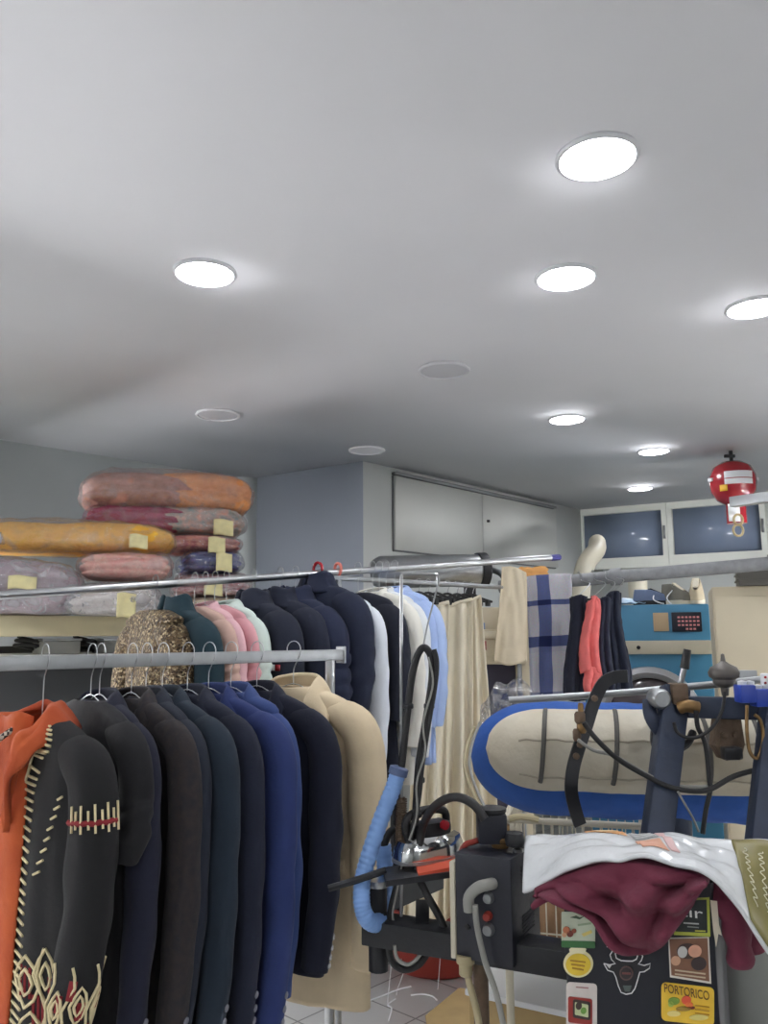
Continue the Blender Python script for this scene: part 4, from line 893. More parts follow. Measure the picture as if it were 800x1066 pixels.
MB().grid(capsule(B0, bx, by, bz, BL, .152, .12, .24, .005, 2), 64, 90, True).build('blue_cover', M['blue_cover'], t, 'royal blue fabric cover', sharp=0)
# ruffled elastic edge between white and blue
q = MB(); pts = [wf(u, .012+.03*abs(sin(u*pi))) for u in [i/40 for i in range(41)]]
M['seam'] = fabric('pad_seam', (176, 168, 150))
for u_ in (.06, -.09): MB().tube([wf(u_+.004*sin(k*1.7), .10+.9*k/40)+V((0, -.001, 0)) for k in range(41)], .0028, n=6, sm=1).build('seam', M['seam'], t, 'stitched seam')
M['tie'] = fabric('dark_grey_tie', (92, 90, 86))
for v_, l_ in ((.19, .03), (.40, .03), (.64, .0), (.79, .02)):
    MB().tube([wf(.30-.42*k/14, v_-l_*k/14)+V((0, -.004, 0)) for k in range(15)], .006, n=6, sm=1, flat=.5).build('tie_strap', M['tie'], t, 'dark tie strap')
MB().tube([P(700, 880, 2.3)*1+V((0, 0, -.9)), P(700, 845, 2.3)], .05, n=16, sm=1).build('pedestal', M['navy_steel'], t)
MB().lathe([(.22, 0), (.22, .02), (.05, .06)], (P(700, 880, 2.3).x, P(700, 880, 2.3).y, 0), n=30).build('base', M['navy_steel'], t)

solo(MB().grid(ruled([P(500, 742, 2.50), P(512, 718, 2.50), P(535, 708, 2.50), P(566, 722, 2.50)], [P(500, 790, 2.47), P(520, 785, 2.47), P(545, 780, 2.46), P(572, 780, 2.46)], lambda u, v: V((0, .02*nz((u*5, v*4, 3), 2), .01*sin(u*19)))), 40, 20), 'plastic_film', M['film'], 'clear plastic sheet bunched up behind the rounded tip of the padded form', 'plastic sheet', solid=.001, sharp=0)
t = thing('press_frame', 'dark navy steel frame and clamp arms standing around the padded form', 'press frame', (P(690, 880, 1.98).x, 1.98, 0))
pa, pb = P(703, 716, 2.02), P(683, 880, 1.94); pd = (pb-pa); pb2 = pa+pd*(pa.z/(-pd.z))*.985
MB().bar(pa, pb2, .062, .05, .006, up=V((0, 1, 0))).build('main_post', M['navy_steel'], t)
a, b = P(684, 735, 2.02), P(870, 740, 1.90)
MB().bar(a, b, .03, .05, .005).build('cross_arm', M['navy_steel'], t)
pa3, pb3 = P(806, 735, 1.92), P(790, 885, 1.86); pd = pb3-pa3; MB().bar(pa3, pa3+pd*(pa3.z/(-pd.z))*.985, .05, .04, .005, up=V((0, 1, 0))).build('side_post', M['navy_steel'], t)
MB().tube([P(530, 729, 2.12), P(640, 722, 2.08), P(705, 716, 2.05), P(760, 711, 2.02), P(860, 700, 1.97)], .009, n=12).build('pressure_pipe', M['galv'], t)
MB().tube([P(654, 704, 2.02), P(640, 705, 2.03), P(628, 712, 2.03), P(619, 730, 2.03), P(611, 755, 2.02), P(603, 778, 2.01), P(597, 800, 2.0), P(595, 822, 2.0), P(599, 842, 2.02), P(604, 858, 2.05)], .021, n=4, flat=.3, ref=(0, 1, 0)).build('clamp_strap', M['black_steel'], t, 'bent black steel strap')
for px, py in ((619, 727), (604, 775), (600, 787)): MB().lathe([(.008, 0), (.008, .006), (.001, .008)], P(px, py, 2.0), R=Ry, n=8).build('bolt', M['rust'], t)
# second curved clamp by the post
MB().tube([P(676, 730, 2.02), P(678, 746, 2.0), P(689, 762, 2.0), P(702, 764, 2.0)], .017, n=8, flat=.5, ref=(0, 1, 0)).build('bracket', M['navy_steel'], t)
MB().tube([P(682, 757, 2.02), P(682, 775, 2.02), P(694, 783, 2.0), P(714, 776, 2.0), P(722, 762, 2.02)], .009, n=8).build('curved_clamp', M['black_steel'], t)
MB().lathe([(.018, -.03), (.024, -.02), (.024, .02), (.018, .03), (.001, .03)], P(686, 727, 2.0), R=Ry, n=16).build('pivot', M['galv'], t)
# brown cast clamp
c = P(762, 768, 2.0)
def pq(L, y): return [P(x, yy, y) for x, yy in L]
MB().poly(pq([(752, 742), (771, 742), (776, 775), (772, 790), (757, 792), (749, 778)], 1.98), (0, .06, 0)).build('cast_clamp', M['rust'], t, 'brown cast iron clamp', sharp=30)
MB().box(P(762, 784, 1.965), (.045, .03, .03), bev=.008).build('clamp_foot', M['black_steel'], t)
for px, py in ((754, 766), (766, 765)): MB().lathe([(.008, 0), (.008, .008), (.001, .010)], P(px, py, 1.98), R=Ry, n=8).build('bolt', M['rust'], t)
# lever
MB().tube([P(706, 736, 2.0), P(709, 712, 2.0), P(713, 694, 1.99)], .007, n=10).build('lever', M['chrome'], t)
MB().tube([P(713, 696, 1.99), P(716, 676, 1.985)], lambda x: .011-.002*x, n=10, sm=1).build('lever_grip', M['rubber'], t, 'black rubber lever grip')
MB().box(P(706, 722, 2.0), (.04, .045, .05), bev=.008).build('pipe_joint', M['rust'], t)
MB().tube([P(708, 737, 1.98), P(716, 735, 1.97), P(727, 737, 1.97)], .015, n=12).build('elbow_fitting', M['brass'], t)
# regulator bulb
c = P(755, 716, 1.98); MB().lathe([(.001, -.02), (.008, -.018), (.010, 0), (.022, .006), (.026, .012), (.026, .02), (.034, .026), (.036, .036), (.030, .048), (.014, .056), (.006, .062), (.004, .078), (.001, .08)], c, n=24).build('regulator', mat('dull_grey_metal', (104, 100, 96), .45, .6), t, 'grey dome shaped pressure regulator')
# blue valves
M['valve_blue'] = mat('valve_blue_plastic', (40, 66, 160), .35)
for px, py, y_ in ((776, 722, 1.9), (792, 726, 1.9)):
    d = MB().box(P(px, py, y_), (.036, .04, .04), bev=.004).build('valve_block', M['valve_blue'], t)
    MB().lathe([(.010, 0), (.010, .008), (.001, .01)], P(px-3, py-9, y_), n=12).build('valve_cap', M['white_plastic'], d)
    MB().lathe([(.010, 0), (.010, .008), (.001, .01)], P(px+5, py-9, y_), n=12).build('valve_cap', M['white_plastic'], d)
MB().box(P(778, 704, 2.1), (.045, .02, .03), bev=.002).build('gauge_box', M['galv'], t)
MB().box(P(800, 708, 1.9), (.024, .03, .03), bev=.004).build('gauge', M['white_plastic'], t, 'white gauge block with red dots')
for px, py in ((797, 705), (803, 705), (797, 711)): MB().lathe([(.003, 0), (.003, .002), (.001, .003)], P(px, py, 1.882), R=Ry, n=8).build('red_dot', M['red_paint'], t)
# valve cluster on the strap
for px, py, r_, mm in ((605, 738, .007, 'brass'), (604, 747, .013, 'rust'), (606, 757, .012, 'brass'), (601, 765, .010, 'rust')):
    MB().lathe([(r_*.7, -.014), (r_, -.008), (r_, .008), (r_*.7, .014), (.001, .014)], P(px, py, 1.98), n=12).build('strap_fitting', M[mm], t)
# hoses: each its own thing
def hose(name, label, m, L, y_, r, cat='hose', **k):
    ys = y_ if isinstance(y_, (list, tuple)) else [y_]*len(L)
    return solo(MB().tube([P(x, yy, d) for (x, yy), d in zip(L, ys)], r, n=10, sm=6, **k), name, M[m], label, cat)
hose('air_hose', 'black air hose sagging across the front of the padded form to the right edge', 'rubber', [(608, 752), (620, 768), (642, 789), (670, 806), (700, 820), (735, 823), (765, 808), (800, 799), (840, 792)], 1.93, .006)
hose('air_hose', 'thin grey hose running beside the black one over the white padding', 'grey_rubber', [(602, 770), (618, 781), (640, 787), (672, 805), (702, 818), (740, 819)], 1.955, .004)
hose('air_hose', 'black hose dropping from the regulator bulb to the post', 'rubber', [(755, 720), (752, 740), (742, 757), (730, 766), (718, 768), (706, 763), (702, 752)], 1.93, .004)
hose('air_hose', 'dark hose hanging from the brass elbow down behind the plastic bag', 'rubber', [(725, 740), (727, 757), (734, 772), (737, 790), (739, 812), (740, 822), (735, 845), (732, 868)], 1.95, .0055)
hose('air_hose', 'brown hose looping below the blue valves', 'brass', [(778, 734), (778, 760), (781, 782), (789, 789), (795, 770), (792, 750), (786, 744)], 1.89, .004)
hose('air_hose', 'thin grey wire slanting below the sagging hose', 'grey_rubber', [(706, 824), (714, 838), (722, 852), (728, 866)], 1.92, .0025)

# wire laundry trolley
t = thing('wire_trolley', 'cream wire basket trolley standing under the padded form', 'trolley', (P(600, 900, 2.75).x, 2.75, 0))
ta, tb = P(526, 848, 2.62), P(680, 866, 2.50); tc_, td = ta+V((.12, .5, 0)), tb+V((.12, .5, 0)); zt = (ta.z+tb.z)/2
cor = [V((p.x, p.y, zt)) for p in (ta, tb, td, tc_)]
MB().tube(cor+[cor[0]], .010, n=10, sm=1, cap=False).build('top_rim', M['cream_pipe'], t)
lowz = zt-.42
MB().tube([V((p.x, p.y, lowz)) for p in cor+[cor[0]]], .006, n=8, sm=1, cap=False).build('bottom_rim', M['cream_pipe'], t)
q = MB()
for k_ in range(4):
    a, b = cor[k_], cor[(k_+1) % 4]; nn = int((b-a).length/.028)
    for i in range(nn+1):
        p = a.lerp(b, i/nn); q.tube([p, V((p.x, p.y, lowz))], .0022, n=5, sm=1)
    for zz in (.10, .21, .32): q.tube([V((a.x, a.y, zt-zz)), V((b.x, b.y, zt-zz))], .0024, n=5, sm=1)
for i in range(18):
    p = cor[0].lerp(cor[1], i/17); r_ = cor[3].lerp(cor[2], i/17); q.tube([V((p.x, p.y, lowz)), V((r_.x, r_.y, lowz))], .0022, n=5, sm=1)
q.build('wire_mesh', M['cream_pipe'], t)
for p in cor: MB().tube([V((p.x, p.y, .06)), V((p.x, p.y, zt+.0))], .012, n=10, sm=1).build('leg', M['cream_pipe'], t)
for p in cor: MB().lathe([(.001, -.012), (.03, -.012), (.03, .012), (.001, .012)], (p.x, p.y, .03), R=Ry, n=16).build('caster', M['rubber'], t)
cx = sum((p for p in cor), V())/4
for i, (dx_, dy_, c, lab) in enumerate(((-.15, -.05, (150, 118, 88), 'brown garment lying in the wire trolley'), (.05, .02, (84, 70, 78), 'dusky mauve garment heaped in the wire trolley'), (-.02, .1, (30, 62, 150), 'blue garment deep in the wire trolley'))):
    def fn(u, v, i=i):
        a = 2*pi*u; r_ = .17*cos(v*pi/2)**.6 if v < 1 else 0.; h = .20*sin(v*pi/2)
        w = 1+.35*nz((cos(a)*2, sin(a)*2, v*2), 1.4, i+3); return V((cx.x+dx_+r_*cos(a)*w, cx.y+dy_+r_*.8*sin(a)*w, lowz+.008+.10*i*(i < 2)*0+h*w))
    solo(MB().grid(fn, 40, 16, True), 'garment', fabric('heap_cloth_%d' % i, c, bump=.7), lab, 'clothes', sharp=0)

# ------------------------------------------------------------------ ironing station
t = thing('ironing_station', 'black steel ironing bar with stand, carrying the control box and the iron rest', 'ironing station', (P(500, 985, 1.86).x, 1.86, 0))
a, b = P(384, 973, 1.94), P(604, 992, 1.74)
a.z = b.z = (a.z+b.z)/2; bz_ = a.z
MB().bar(a, b, .075, .052, .004).build('table_bar', M['black_steel'], t)
bd = (b-a).normalized()
for px in (500,):
    q = on_line(a, b, px)
    MB().tube([(q.x, q.y, .02), (q.x, q.y, bz_-.02)], .016, n=12, sm=1).build('post', M['rust'], t)
    MB().lathe([(.24, 0), (.24, .015), (.03, .04)], (q.x, q.y, 0), n=30).build('base', M['black_steel'], t)
q = on_line(a, b, 394)
MB().tube([(q.x, q.y, bz_-.085), (q.x, q.y, bz_-.02)], .022, n=12, sm=1).build('bar_foot', M['black_steel'], t)
sp_ = MB().lathe([(.024, 0), (.024, .008), (.020, .012), (.020, .062), (.024, .066), (.024, .074), (.001, .075)], (q.x, q.y, bz_+.026), n=20).build('spool', M['black_steel'], t, 'black post socket with a steel rim')
MB().lathe([(.0245, .064), (.026, .07), (.0245, .078)], (q.x, q.y, bz_+.026), n=20).build('spool_rim', M['chrome'], sp_)
# iron rest: sloping dark tray on a bracket
r0, r1 = P(392, 930, 1.95), P(470, 906, 2.12)
MB().poly([P(405, 921, 1.95), P(462, 889+12, 2.1), P(462, 925, 2.1), P(405, 950, 1.95)], (.0, .02, -.0)).build('tray_side', mat('dark_grey_sheet', (72, 74, 76), .55, .3), t, 'dark grey sloping side plate', sharp=20)
tray = MB().poly([P(399, 903, 1.93), P(478, 893, 2.0), P(490, 905, 1.86), P(402, 917, 1.80)], (0, 0, -.012)).build('iron_rest', M['black_steel'], t, sharp=20)
MB().poly([V((p.x, p.y, p.z+.001)) for p in (P(432, 901, 1.93), P(478, 893, 1.98), P(487, 904, 1.87), P(436, 914, 1.83))], (0, 0, .008)).build('felt_pad', mat('orange_red_felt', (214, 92, 66), .9), t, 'red silicone rest pad', sharp=20)
MB().tube([P(342, 925, 1.86), P(375, 915, 1.87), P(402, 906, 1.88)], .0075, n=8).build('side_rod', M['black_steel'], t, 'thin black rod pointing at the coat')
MB().bar(P(440, 930, 1.95)+V((0, 0, -.02)), V((on_line(a, b, 440).x, on_line(a, b, 440).y, bz_+.02)), .03, .02).build('rest_bracket', M['black_steel'], t)
# hose support rod with spring
h0 = P(418, 965, 1.93)
t2 = thing('hose_support', 'thin steel hose support rod bent over at the top with a brown spring', 'hose support', (h0.x, h0.y, bz_+.026))
MB().tube([(h0.x, h0.y, bz_+.024), P(418, 880, 1.93), P(418, 800, 1.93), P(418, 603, 1.93)], .0042, n=8, sm=1).build('rod', M['chrome'], t2)
MB().tube([P(418, 604, 1.93), P(419, 599, 1.93), P(424, 598, 1.93), P(452, 598, 1.93), P(456, 600, 1.93), P(456.5, 608, 1.93)], .0042, n=8, sm=3).build('top_arm', M['chrome'], t2)
q = MB(); q.tube([P(418, 830, 1.93), P(418, 885, 1.93)], .009, n=10, sm=1)
spts = []
for i in range(22*8): a_ = i/8*2*pi; p = P(418, 832+52*i/(22*8), 1.93); spts.append(p+V((cos(a_)*.0115, sin(a_)*.0115, 0)))
q.tube(spts, .0022, n=5, sm=1); q.build('spring', M['rust'], t2, 'brown coil spring')
MB().tube([P(456.5, 606, 1.93), P(452, 625, 1.93), P(446, 648, 1.93), P(441, 672, 1.93)], .0022, n=6).build('chain', M['galv'], t2)
# iron
c = P(449, 893, 1.95); t3 = thing('steam_iron', 'chrome steam iron with black handle resting on the red pad', 'iron', (c.x, c.y, tray.location.z if False else P(455, 903, 1.91).z+.010), rz=.55)
t3.scale = (.88, .88, .88)
def iron(u, v):
    a = 2*pi*u; x = cos(a); y = sin(a); L_ = .105; k = 1-.0*v
    px_ = x*L_; wv = .052*(1-max(0, x)**1.6*.97)**.75 if x > 0 else .052
    s_ = [1, 1, .97, .88, .70, .0][min(5, int(v*5+.01))]; hz_ = [0, .012, .03, .048, .058, .06][min(5, int(v*5+.01))]
    return V((px_*s_, math.copysign(abs(y)**.6, y)*wv*s_, hz_+.002))
MB().grid(iron, 40, 5, True).build('chrome_shell', mat('polished_chrome', (222, 224, 226), .12, 1), t3, 'polished chrome body', sharp=30)
MB().grid(lambda u, v: iron(u, 0)*(1 if v < .6 else 0)*1.03 + V((0, 0, -.002+.008*(v > .25))), 40, 3, True).build('soleplate', M['galv'], t3, sharp=30)
MB().tube([(-.070, 0, .055), (-.078, 0, .092), (-.055, 0, .115), (.0, 0, .120), (.042, 0, .112), (.050, 0, .088), (.045, 0, .055)], .0105, n=12).build('handle', M['rubber'], t3, 'black plastic handle')
MB().box((-.005, 0, .075), (.11, .055, .035), bev=.012).build('top_cover', M['black_steel'], t3)
MB().lathe([(.012, 0), (.012, .01), (.001, .012)], (.02, -.03, .085), R=Ry, n=12).build('dial', M['red_paint'], t3, 'red button')
hose('steam_hose', 'thick black steam hose rising from the iron and hanging from the support rod', 'rubber', [(432, 872), (424, 864), (415, 850), (413, 828), (418, 800), (424, 745), (429, 705), (435, 682), (442, 674), (449, 684), (450, 705), (445, 742), (437, 790), (434, 830), (432, 870), (434, 905), (444, 930), (458, 955), (466, 975)], [1.95, 1.95, 1.94, 1.93]+[1.93]*11+[1.9, 1.88, 1.87, 1.86], .0085)
hose('iron_cable', 'thin black cable bundled along the thick steam hose', 'rubber', [(452, 676), (455, 690), (453, 715), (447, 750), (440, 795), (436, 832), (428, 870), (418, 905), (408, 940), (406, 958), (412, 968)], 1.91, .006)
hose('iron_cable', 'thin grey wire twisted round the hanging black hose', 'grey_rubber', [(446, 684), (451, 712), (441, 752), (443, 782), (434, 815), (434, 850), (421, 890), (414, 925), (409, 955), (418, 969)], 1.905, .0025)
hose('steam_hose', 'black hose arching from the solenoid valve to behind the iron', 'rubber', [(505, 853), (494, 838), (478, 830), (462, 833), (448, 845), (440, 862), (437, 880)], [1.80, 1.81, 1.83, 1.85, 1.87, 1.9, 1.9], .0095)
hose('steam_hose', 'black loop of hose behind the blue tube', 'rubber', [(412, 862), (405, 868), (400, 880), (398, 895)], 1.97, .009)
for k_, (x, y) in enumerate(((425, 735), (447, 735), (437, 812), (434, 848))):
    R_ = Matrix.Identity(3); solo(MB().lathe([(.0105, -.006), (.0125, -.004), (.0125, .004), (.0105, .006)], P(x, y, 1.93), n=14), 'hose_clip', M['black_steel'], ['cable tie on the rising left hand strand of the steam hose', 'cable tie high on the descending strand of the steam hose', 'cable tie half way down the descending steam hose', 'lowest cable tie on the steam hose above the iron'][k_], 'cable tie')
# pale blue corrugated hose
def corr(L, y_, r, nm, lab):
    pts = spline([P(x, yy, d) for (x, yy), d in zip(L, y_)], 20)
    return solo(MB().tube(pts, lambda q: r*(1+.045*sin(q*len(pts)*1.6)), n=16, sm=1), nm, M['blue_hose'], lab, 'hose', sharp=0)
corr([(415, 803), (409, 822), (398, 850), (386, 885), (378, 915), (377, 940), (382, 956), (392, 961), (398, 950), (401, 925), (401, 905), (399, 880)], [1.93, 1.92, 1.91, 1.9, 1.89, 1.87, 1.87, 1.9, 1.94, 1.96, 1.97, 1.97], .0185, 'suction_hose', 'pale blue rubber sleeve hose curving past the camel coat')
solo(MB().lathe([(.022, -.008), (.022, .008), (.012, .012), (.001, .012)], P(415, 803, 1.93), R=(P(418, 790, 1.93)-P(412, 812, 1.93)).to_track_quat('Z', 'Y').to_matrix(), n=16), 'hose_end', mat('slate_blue_cap', (88, 104, 140), .5), 'slate blue end collar on the pale blue hose', 'cap')
hose('cable', 'black cable sagging under the black table bar', 'rubber', [(405, 984), (408, 1000), (420, 1009), (436, 1004), (446, 990), (450, 984)], 1.9, .008)
hose('cable', 'grey cable looping under the bar next to the black one', 'grey_rubber', [(411, 984), (414, 998), (425, 1004), (436, 996), (441, 984)], 1.87, .004)

# control box
f0, f1 = P(474.5, 940, 1.80), P(533, 940, 1.74); s1 = P(550, 940, 1.90)
fd = V((f1.x-f0.x, f1.y-f0.y, 0)); fw_ = fd.length; fd.normalize(); frz = math.atan2(fd.y, fd.x); fn_ = V((-fd.y, fd.x, 0))
zt_, zb_ = P(500, 891, 1.77).z, P(500, 1003, 1.77).z; mid = (f0+f1)/2
t = thing('control_box', 'black steam control box with knobs and hoses on the ironing bar', 'control box', (mid.x, mid.y, zb_), rz=frz); HB = zt_-zb_; DB = .17
MB().box((0, DB/2, HB/2), (fw_, DB, HB), bev=.004).build('casing', M['black_box'], t)
MB().box((-fw_/2-.006, DB/2-.02, HB*.45), (.012, DB*.8, HB*.92), bev=.003).build('side_flange', M['cream_pipe'], t, 'beige mounting plate')
for k_ in range(6): MB().box((fw_/2+.0008, DB*.55, HB*(.22+.035*k_)), (.003, DB*.42, .004), bev=.001).build('vent_slot', M['gap'], t)
for k_ in range(5): MB().box((fw_/2+.0008, DB*.55, HB*(.72+.035*k_)), (.003, DB*.42, .004), bev=.001).build('vent_slot', M['gap'], t)
def bx_(px, py): 
    r = ray(px, py); n = V((-fn_.x, -fn_.y, 0)); tt = (mid-CAM).dot(n)/r.dot(n); p = CAM+r*tt; return (V((p.x-mid.x, p.y-mid.y, 0)).dot(fd), p.z-zb_)
for px, py, r_, mm, lab in ((510, 934, .011, 'galv', 'grey round knob under the hose inlet'), (509, 953, .009, 'red_plastic', 'red indicator lamp'), (510, 967, .012, 'galv', 'grey knurled knob')):
    x, z = bx_(px, py); MB().lathe([(r_, 0), (r_*1.05, .006), (r_*.85, .012), (r_*.8, .015), (.001, .016)], (x, 0, z), R=Ry, n=16).build('knob', M[mm], t, lab)
x, z = bx_(487, 965); MB().lathe([(.006, 0), (.006, .003), (.001, .004)], (x, 0, z), R=Ry, n=10).build('screw', M['rubber'], t)
x, z = bx_(508, 920); x2, z2 = bx_(496, 945)
MB().tube([(x+.012, .0, z+.002), (x+.006, -.022, z+.004), (x-.010, -.028, z-.002), (x2-.003, -.028, z-.022), (x2-.004, -.026, z2)], .0115, n=12).build('elbow_hose', M['grey_rubber'], t, 'grey elbow hose')
hose('drain_hose', 'pale grey hose hanging from the control box elbow to the floor', 'grey_rubber', [(495, 942), (497, 965), (505, 1000), (517, 1035), (526, 1075), (534, 1120)], 1.74, .0062)
hose('drain_hose', 'tan hose hanging below the control box left of the grey one', 'tan_pipe', [(485, 1000), (488, 1020), (496, 1050), (500, 1075), (503, 1120)], 1.80, .0075)
q = P(485, 1000, 1.80); solo(MB().lathe([(.010, -.03), (.014, -.026), (.014, -.006), (.019, -.004), (.019, .012), (.001, .012)], q, n=16), 'hose_nipple', M['tan_pipe'], 'tan hose nipple under the control box', 'fitting')
# solenoid valve on top of the box
c = P(512, 861, 1.84); t = thing('solenoid_valve', 'black solenoid valve with brass fittings standing on the control box', 'valve', (c.x, c.y, zt_))
MB().box((c.x, c.y, c.z), (.062, .05, .062), bev=.006).build('coil', M['black_box'], t)
MB().lathe([(.030, .03), (.033, .034), (.033, .040), (.012, .042), (.001, .045)], c, n=20).build('coil_cap', M['black_steel'], t)
MB().lathe([(.018, 0), (.02, .004), (.02, .014), (.013, .018), (.013, .028), (.021, .03), (.021, .046), (.012, .05), (.012, .07)], (c.x+.018, c.y, zt_), n=12).build('fitting', M['brass'], t)
MB().lathe([(.014, 0), (.014, .018), (.010, .022), (.001, .024)], (c.x+.018, c.y, zt_+.0), n=6).build('hex_nut', M['chrome'], t)
MB().tube([P(530, 853, 1.84), P(542, 850, 1.84), P(560, 853, 1.85)], .007, n=8).build('outlet', M['tan_pipe'], t)
q = P(536, 874, 1.80); MB().lathe([(.001, -.014), (.018, -.012), (.021, 0), (.018, .014), (.001, .018)], q, n=16).build('black_knob', M['black_steel'], t)
MB().tube([P(530, 876, 1.80), P(522, 876, 1.82), P(516, 876, 1.83)], .006, n=8).build('knob_stem', M['brass'], t)
MB().tube([P(478, 893, 1.84), P(484, 880, 1.84), P(494, 876, 1.84), P(504, 873, 1.84)], .006, n=8).build('red_cable', M['red_plastic'], t, 'red brown cable')
q = P(540, 889, 1.8); MB().lathe([(.012, 0), (.012, .006), (.006, .008), (.001, .009)], (q.x, q.y, zt_), n=6).build('cap_screw', M['chrome'], t)
hose('copper_line', 'pair of thin beige lines curving from the valve up along the blue cover', 'tan_pipe', [(504, 846), (496, 832), (487, 812), (484, 795), (487, 775), (494, 757)], [1.84, 1.9, 2.0, 2.05, 2.1, 2.15], .004)
hose('copper_line', 'inner thin grey line curving from the valve up along the blue cover', 'grey_rubber', [(508, 846), (499, 828), (491, 806), (489, 790), (493, 770), (500, 752)], [1.84, 1.9, 2.0, 2.05, 2.1, 2.15], .0035)

# ------------------------------------------------------------------ floor things
c = PZ(456, 1010, 0.02); c = V((c.x, c.y+.15, 0))
t = thing('wash_tub', 'round red brown plastic tub on the floor behind the ironing bar', 'tub', c)
MB().lathe([(.001, .004), (.20, 0), (.22, .02), (.26, .26), (.275, .275), (.275, .285), (.255, .285), (.21, .03), (.001, .025)], c, n=44).build('bowl', M['red_plastic'], t)
for s_ in (-1, 1): MB().tube([c+V((s_*.262, -.05, .25)), c+V((s_*.30, 0, .245)), c+V((s_*.262, .05, .25))], .009, n=8).build('handle', M['red_plastic'], t)
w0, w1 = PZ(488, 1029, .36), PZ(597, 1053, .36); wd_ = V((w1.x-w0.x, w1.y-w0.y, 0)); L_ = wd_.length+.25; wd_.normalize(); wrz = math.atan2(wd_.y, wd_.x)
cc = w0+wd_*L_/2+V((-wd_.y, wd_.x, 0))*.21
t = thing('laundry_box', 'white topped box with beige front on the floor under the control box', 'box', (cc.x, cc.y, 0), rz=wrz)
MB().box((0, 0, .17), (L_, .42, .34), bev=.008).build('body', M['card'], t)
d = MB().box((0, 0, .35), (L_+.02, .44, .02), bev=.006).build('lid', M['white_plastic'], t, 'white lid')
MB().lathe([(.016, .36), (.018, .362), (.006, .3615), (.001, .3612)], (.02, -.02, 0), n=16).build('finger_hole', M['gap'], d)
def fl(px, py): p = PZ(px, py, .0); return V((p.x, p.y, .004))
solo(MB().poly([fl(443, 1060), fl(478, 1031), fl(600, 1043), fl(640, 1090), fl(450, 1105)], (0, 0, .006)), 'cardboard_sheet', M['card'], 'flat brown cardboard sheet lying on the floor tiles', 'cardboard', sharp=20)
for i, L in enumerate((((384, 1042), (400, 1036), (415, 1030), (428, 1027)), ((405, 1062), (408, 1050), (404, 1046), (412, 1040)), ((428, 1036), (440, 1035), (450, 1037), (455, 1041)))):
    solo(MB().tube([PZ(x, y, .003) for x, y in L], .003, n=5), 'thread', M['white_plastic'], ['white thread on the floor nearest the coat hem', 'curled white thread on the floor at the bottom edge', 'white thread on the floor near the cardboard'][i], 'thread')
for i, L in enumerate((((408, 990), (407, 1010), (404, 1040), (405, 1047)), ((418, 998), (420, 1012), (414, 1030), (413, 1036)), ((459, 985), (458, 1005), (456, 1030)))):
    hose('thread', ['long white thread hanging from the left end of the ironing bar', 'short white thread hanging beside the cable loops', 'white thread hanging before the red tub'][i], 'white_plastic', L, 1.92, .0008, cat='thread')

# ------------------------------------------------------------------ stickered black cabinet with bag and sweater
s0, s1 = P(588, 990, 1.66), P(746, 990, 1.535); sd = V((s1.x-s0.x, s1.y-s0.y, 0)); sw = sd.length; sd.normalize(); srz = math.atan2(sd.y, sd.x); sn = V((sd.y, -sd.x, 0)); s0 = V((s0.x, s0.y, 0)); mid = s0+sd*sw/2
ZT = P(660, 909, 1.6).z
t = thing('stickered_cabinet', 'slim black metal cabinet with food stickers all over its front', 'cabinet', (mid.x, mid.y, 0), rz=srz); CAB = t
SD_ = .15
MB().box((0, SD_/2, ZT/2+.03), (sw, SD_, ZT-.06), bev=.008).build('casing', mat('black_sheet_metal', (24, 26, 36), .38, .1, bump=.05, bscale=12), t)
MB().box((0, SD_/2, .03), (sw-.04, SD_-.04, .06)).build('plinth', M['rubber'], t)
MB().box((0, SD_/2, ZT+.005), (sw+.006, SD_+.006, .010), bev=.003).build('top_edge', M['black_steel'], t)
def ff(px, py, o=0):                                                 # local point on the cabinet front behind a pixel
    r = ray(px, py); tt = (V((mid.x, mid.y, 0))+sn*o-CAM).dot(sn)/r.dot(sn); p = CAM+r*tt; return V((V((p.x-mid.x, p.y-mid.y, 0)).dot(sd), -o, p.z))
def plate(L, name, m, par, o=.0012, th=.0014, lab=None):
    return MB().poly([ff(x, y, o) for x, y in L], (0, -th, 0)).build(name, m, par, lab, sharp=20)
def rrect(x0, y0, x1, y1, sk=0, r=4):                                # rounded rectangle in pixels, sk = drop from left to right
    out = []
    for cx_, cy_, a0 in ((x0+r, y0+r, pi), (x1-r, y0+r, 1.5*pi), (x1-r, y1-r, 0), (x0+r, y1-r, .5*pi)):
        for k_ in range(5):
            a = a0+k_*pi/8; x = cx_+r*cos(a); y = cy_+r*sin(a); out.append((x, y+sk*(x-x0)/(x1-x0)))
    return out
def disc(cx_, cy_, rx, ry, n=24): return [(cx_+rx*cos(2*pi*k_/n), cy_+ry*sin(2*pi*k_/n)) for k_ in range(n)]
def text(s, px, py, hpx, m, par, o=.004, rot=0.0, wid=None):
    cu = bpy.data.curves.new('lettering', 'FONT'); cu.body = s; cu.size = hpx*1.6/F*1.38; cu.align_x = 'CENTER'; cu.align_y = 'CENTER'; cu.extrude = .0004
    ob = bpy.data.objects.new('lettering', cu); COL.objects.link(ob); cu.materials.append(m); ob.parent = par
    bpy.context.view_layer.update(); me = bpy.data.meshes.new_from_object(ob); bpy.data.objects.remove(ob); ob = bpy.data.objects.new('lettering', me); COL.objects.link(ob); ob.parent = par
    ob.location = ff(px, py, o); ob.rotation_euler = (pi/2, 0, 0)
    if wid: bpy.context.view_layer.update(); ob.scale = (wid*1.6/F/max(ob.dimensions.x, 1e-4), 1, 1)
    return ob
pm = {}
def C_(rgb):
    if rgb not in pm: pm[rgb] = mat('print_%02x%02x%02x' % rgb, rgb, .4, var=.04, vscale=80)
    return pm[rgb]
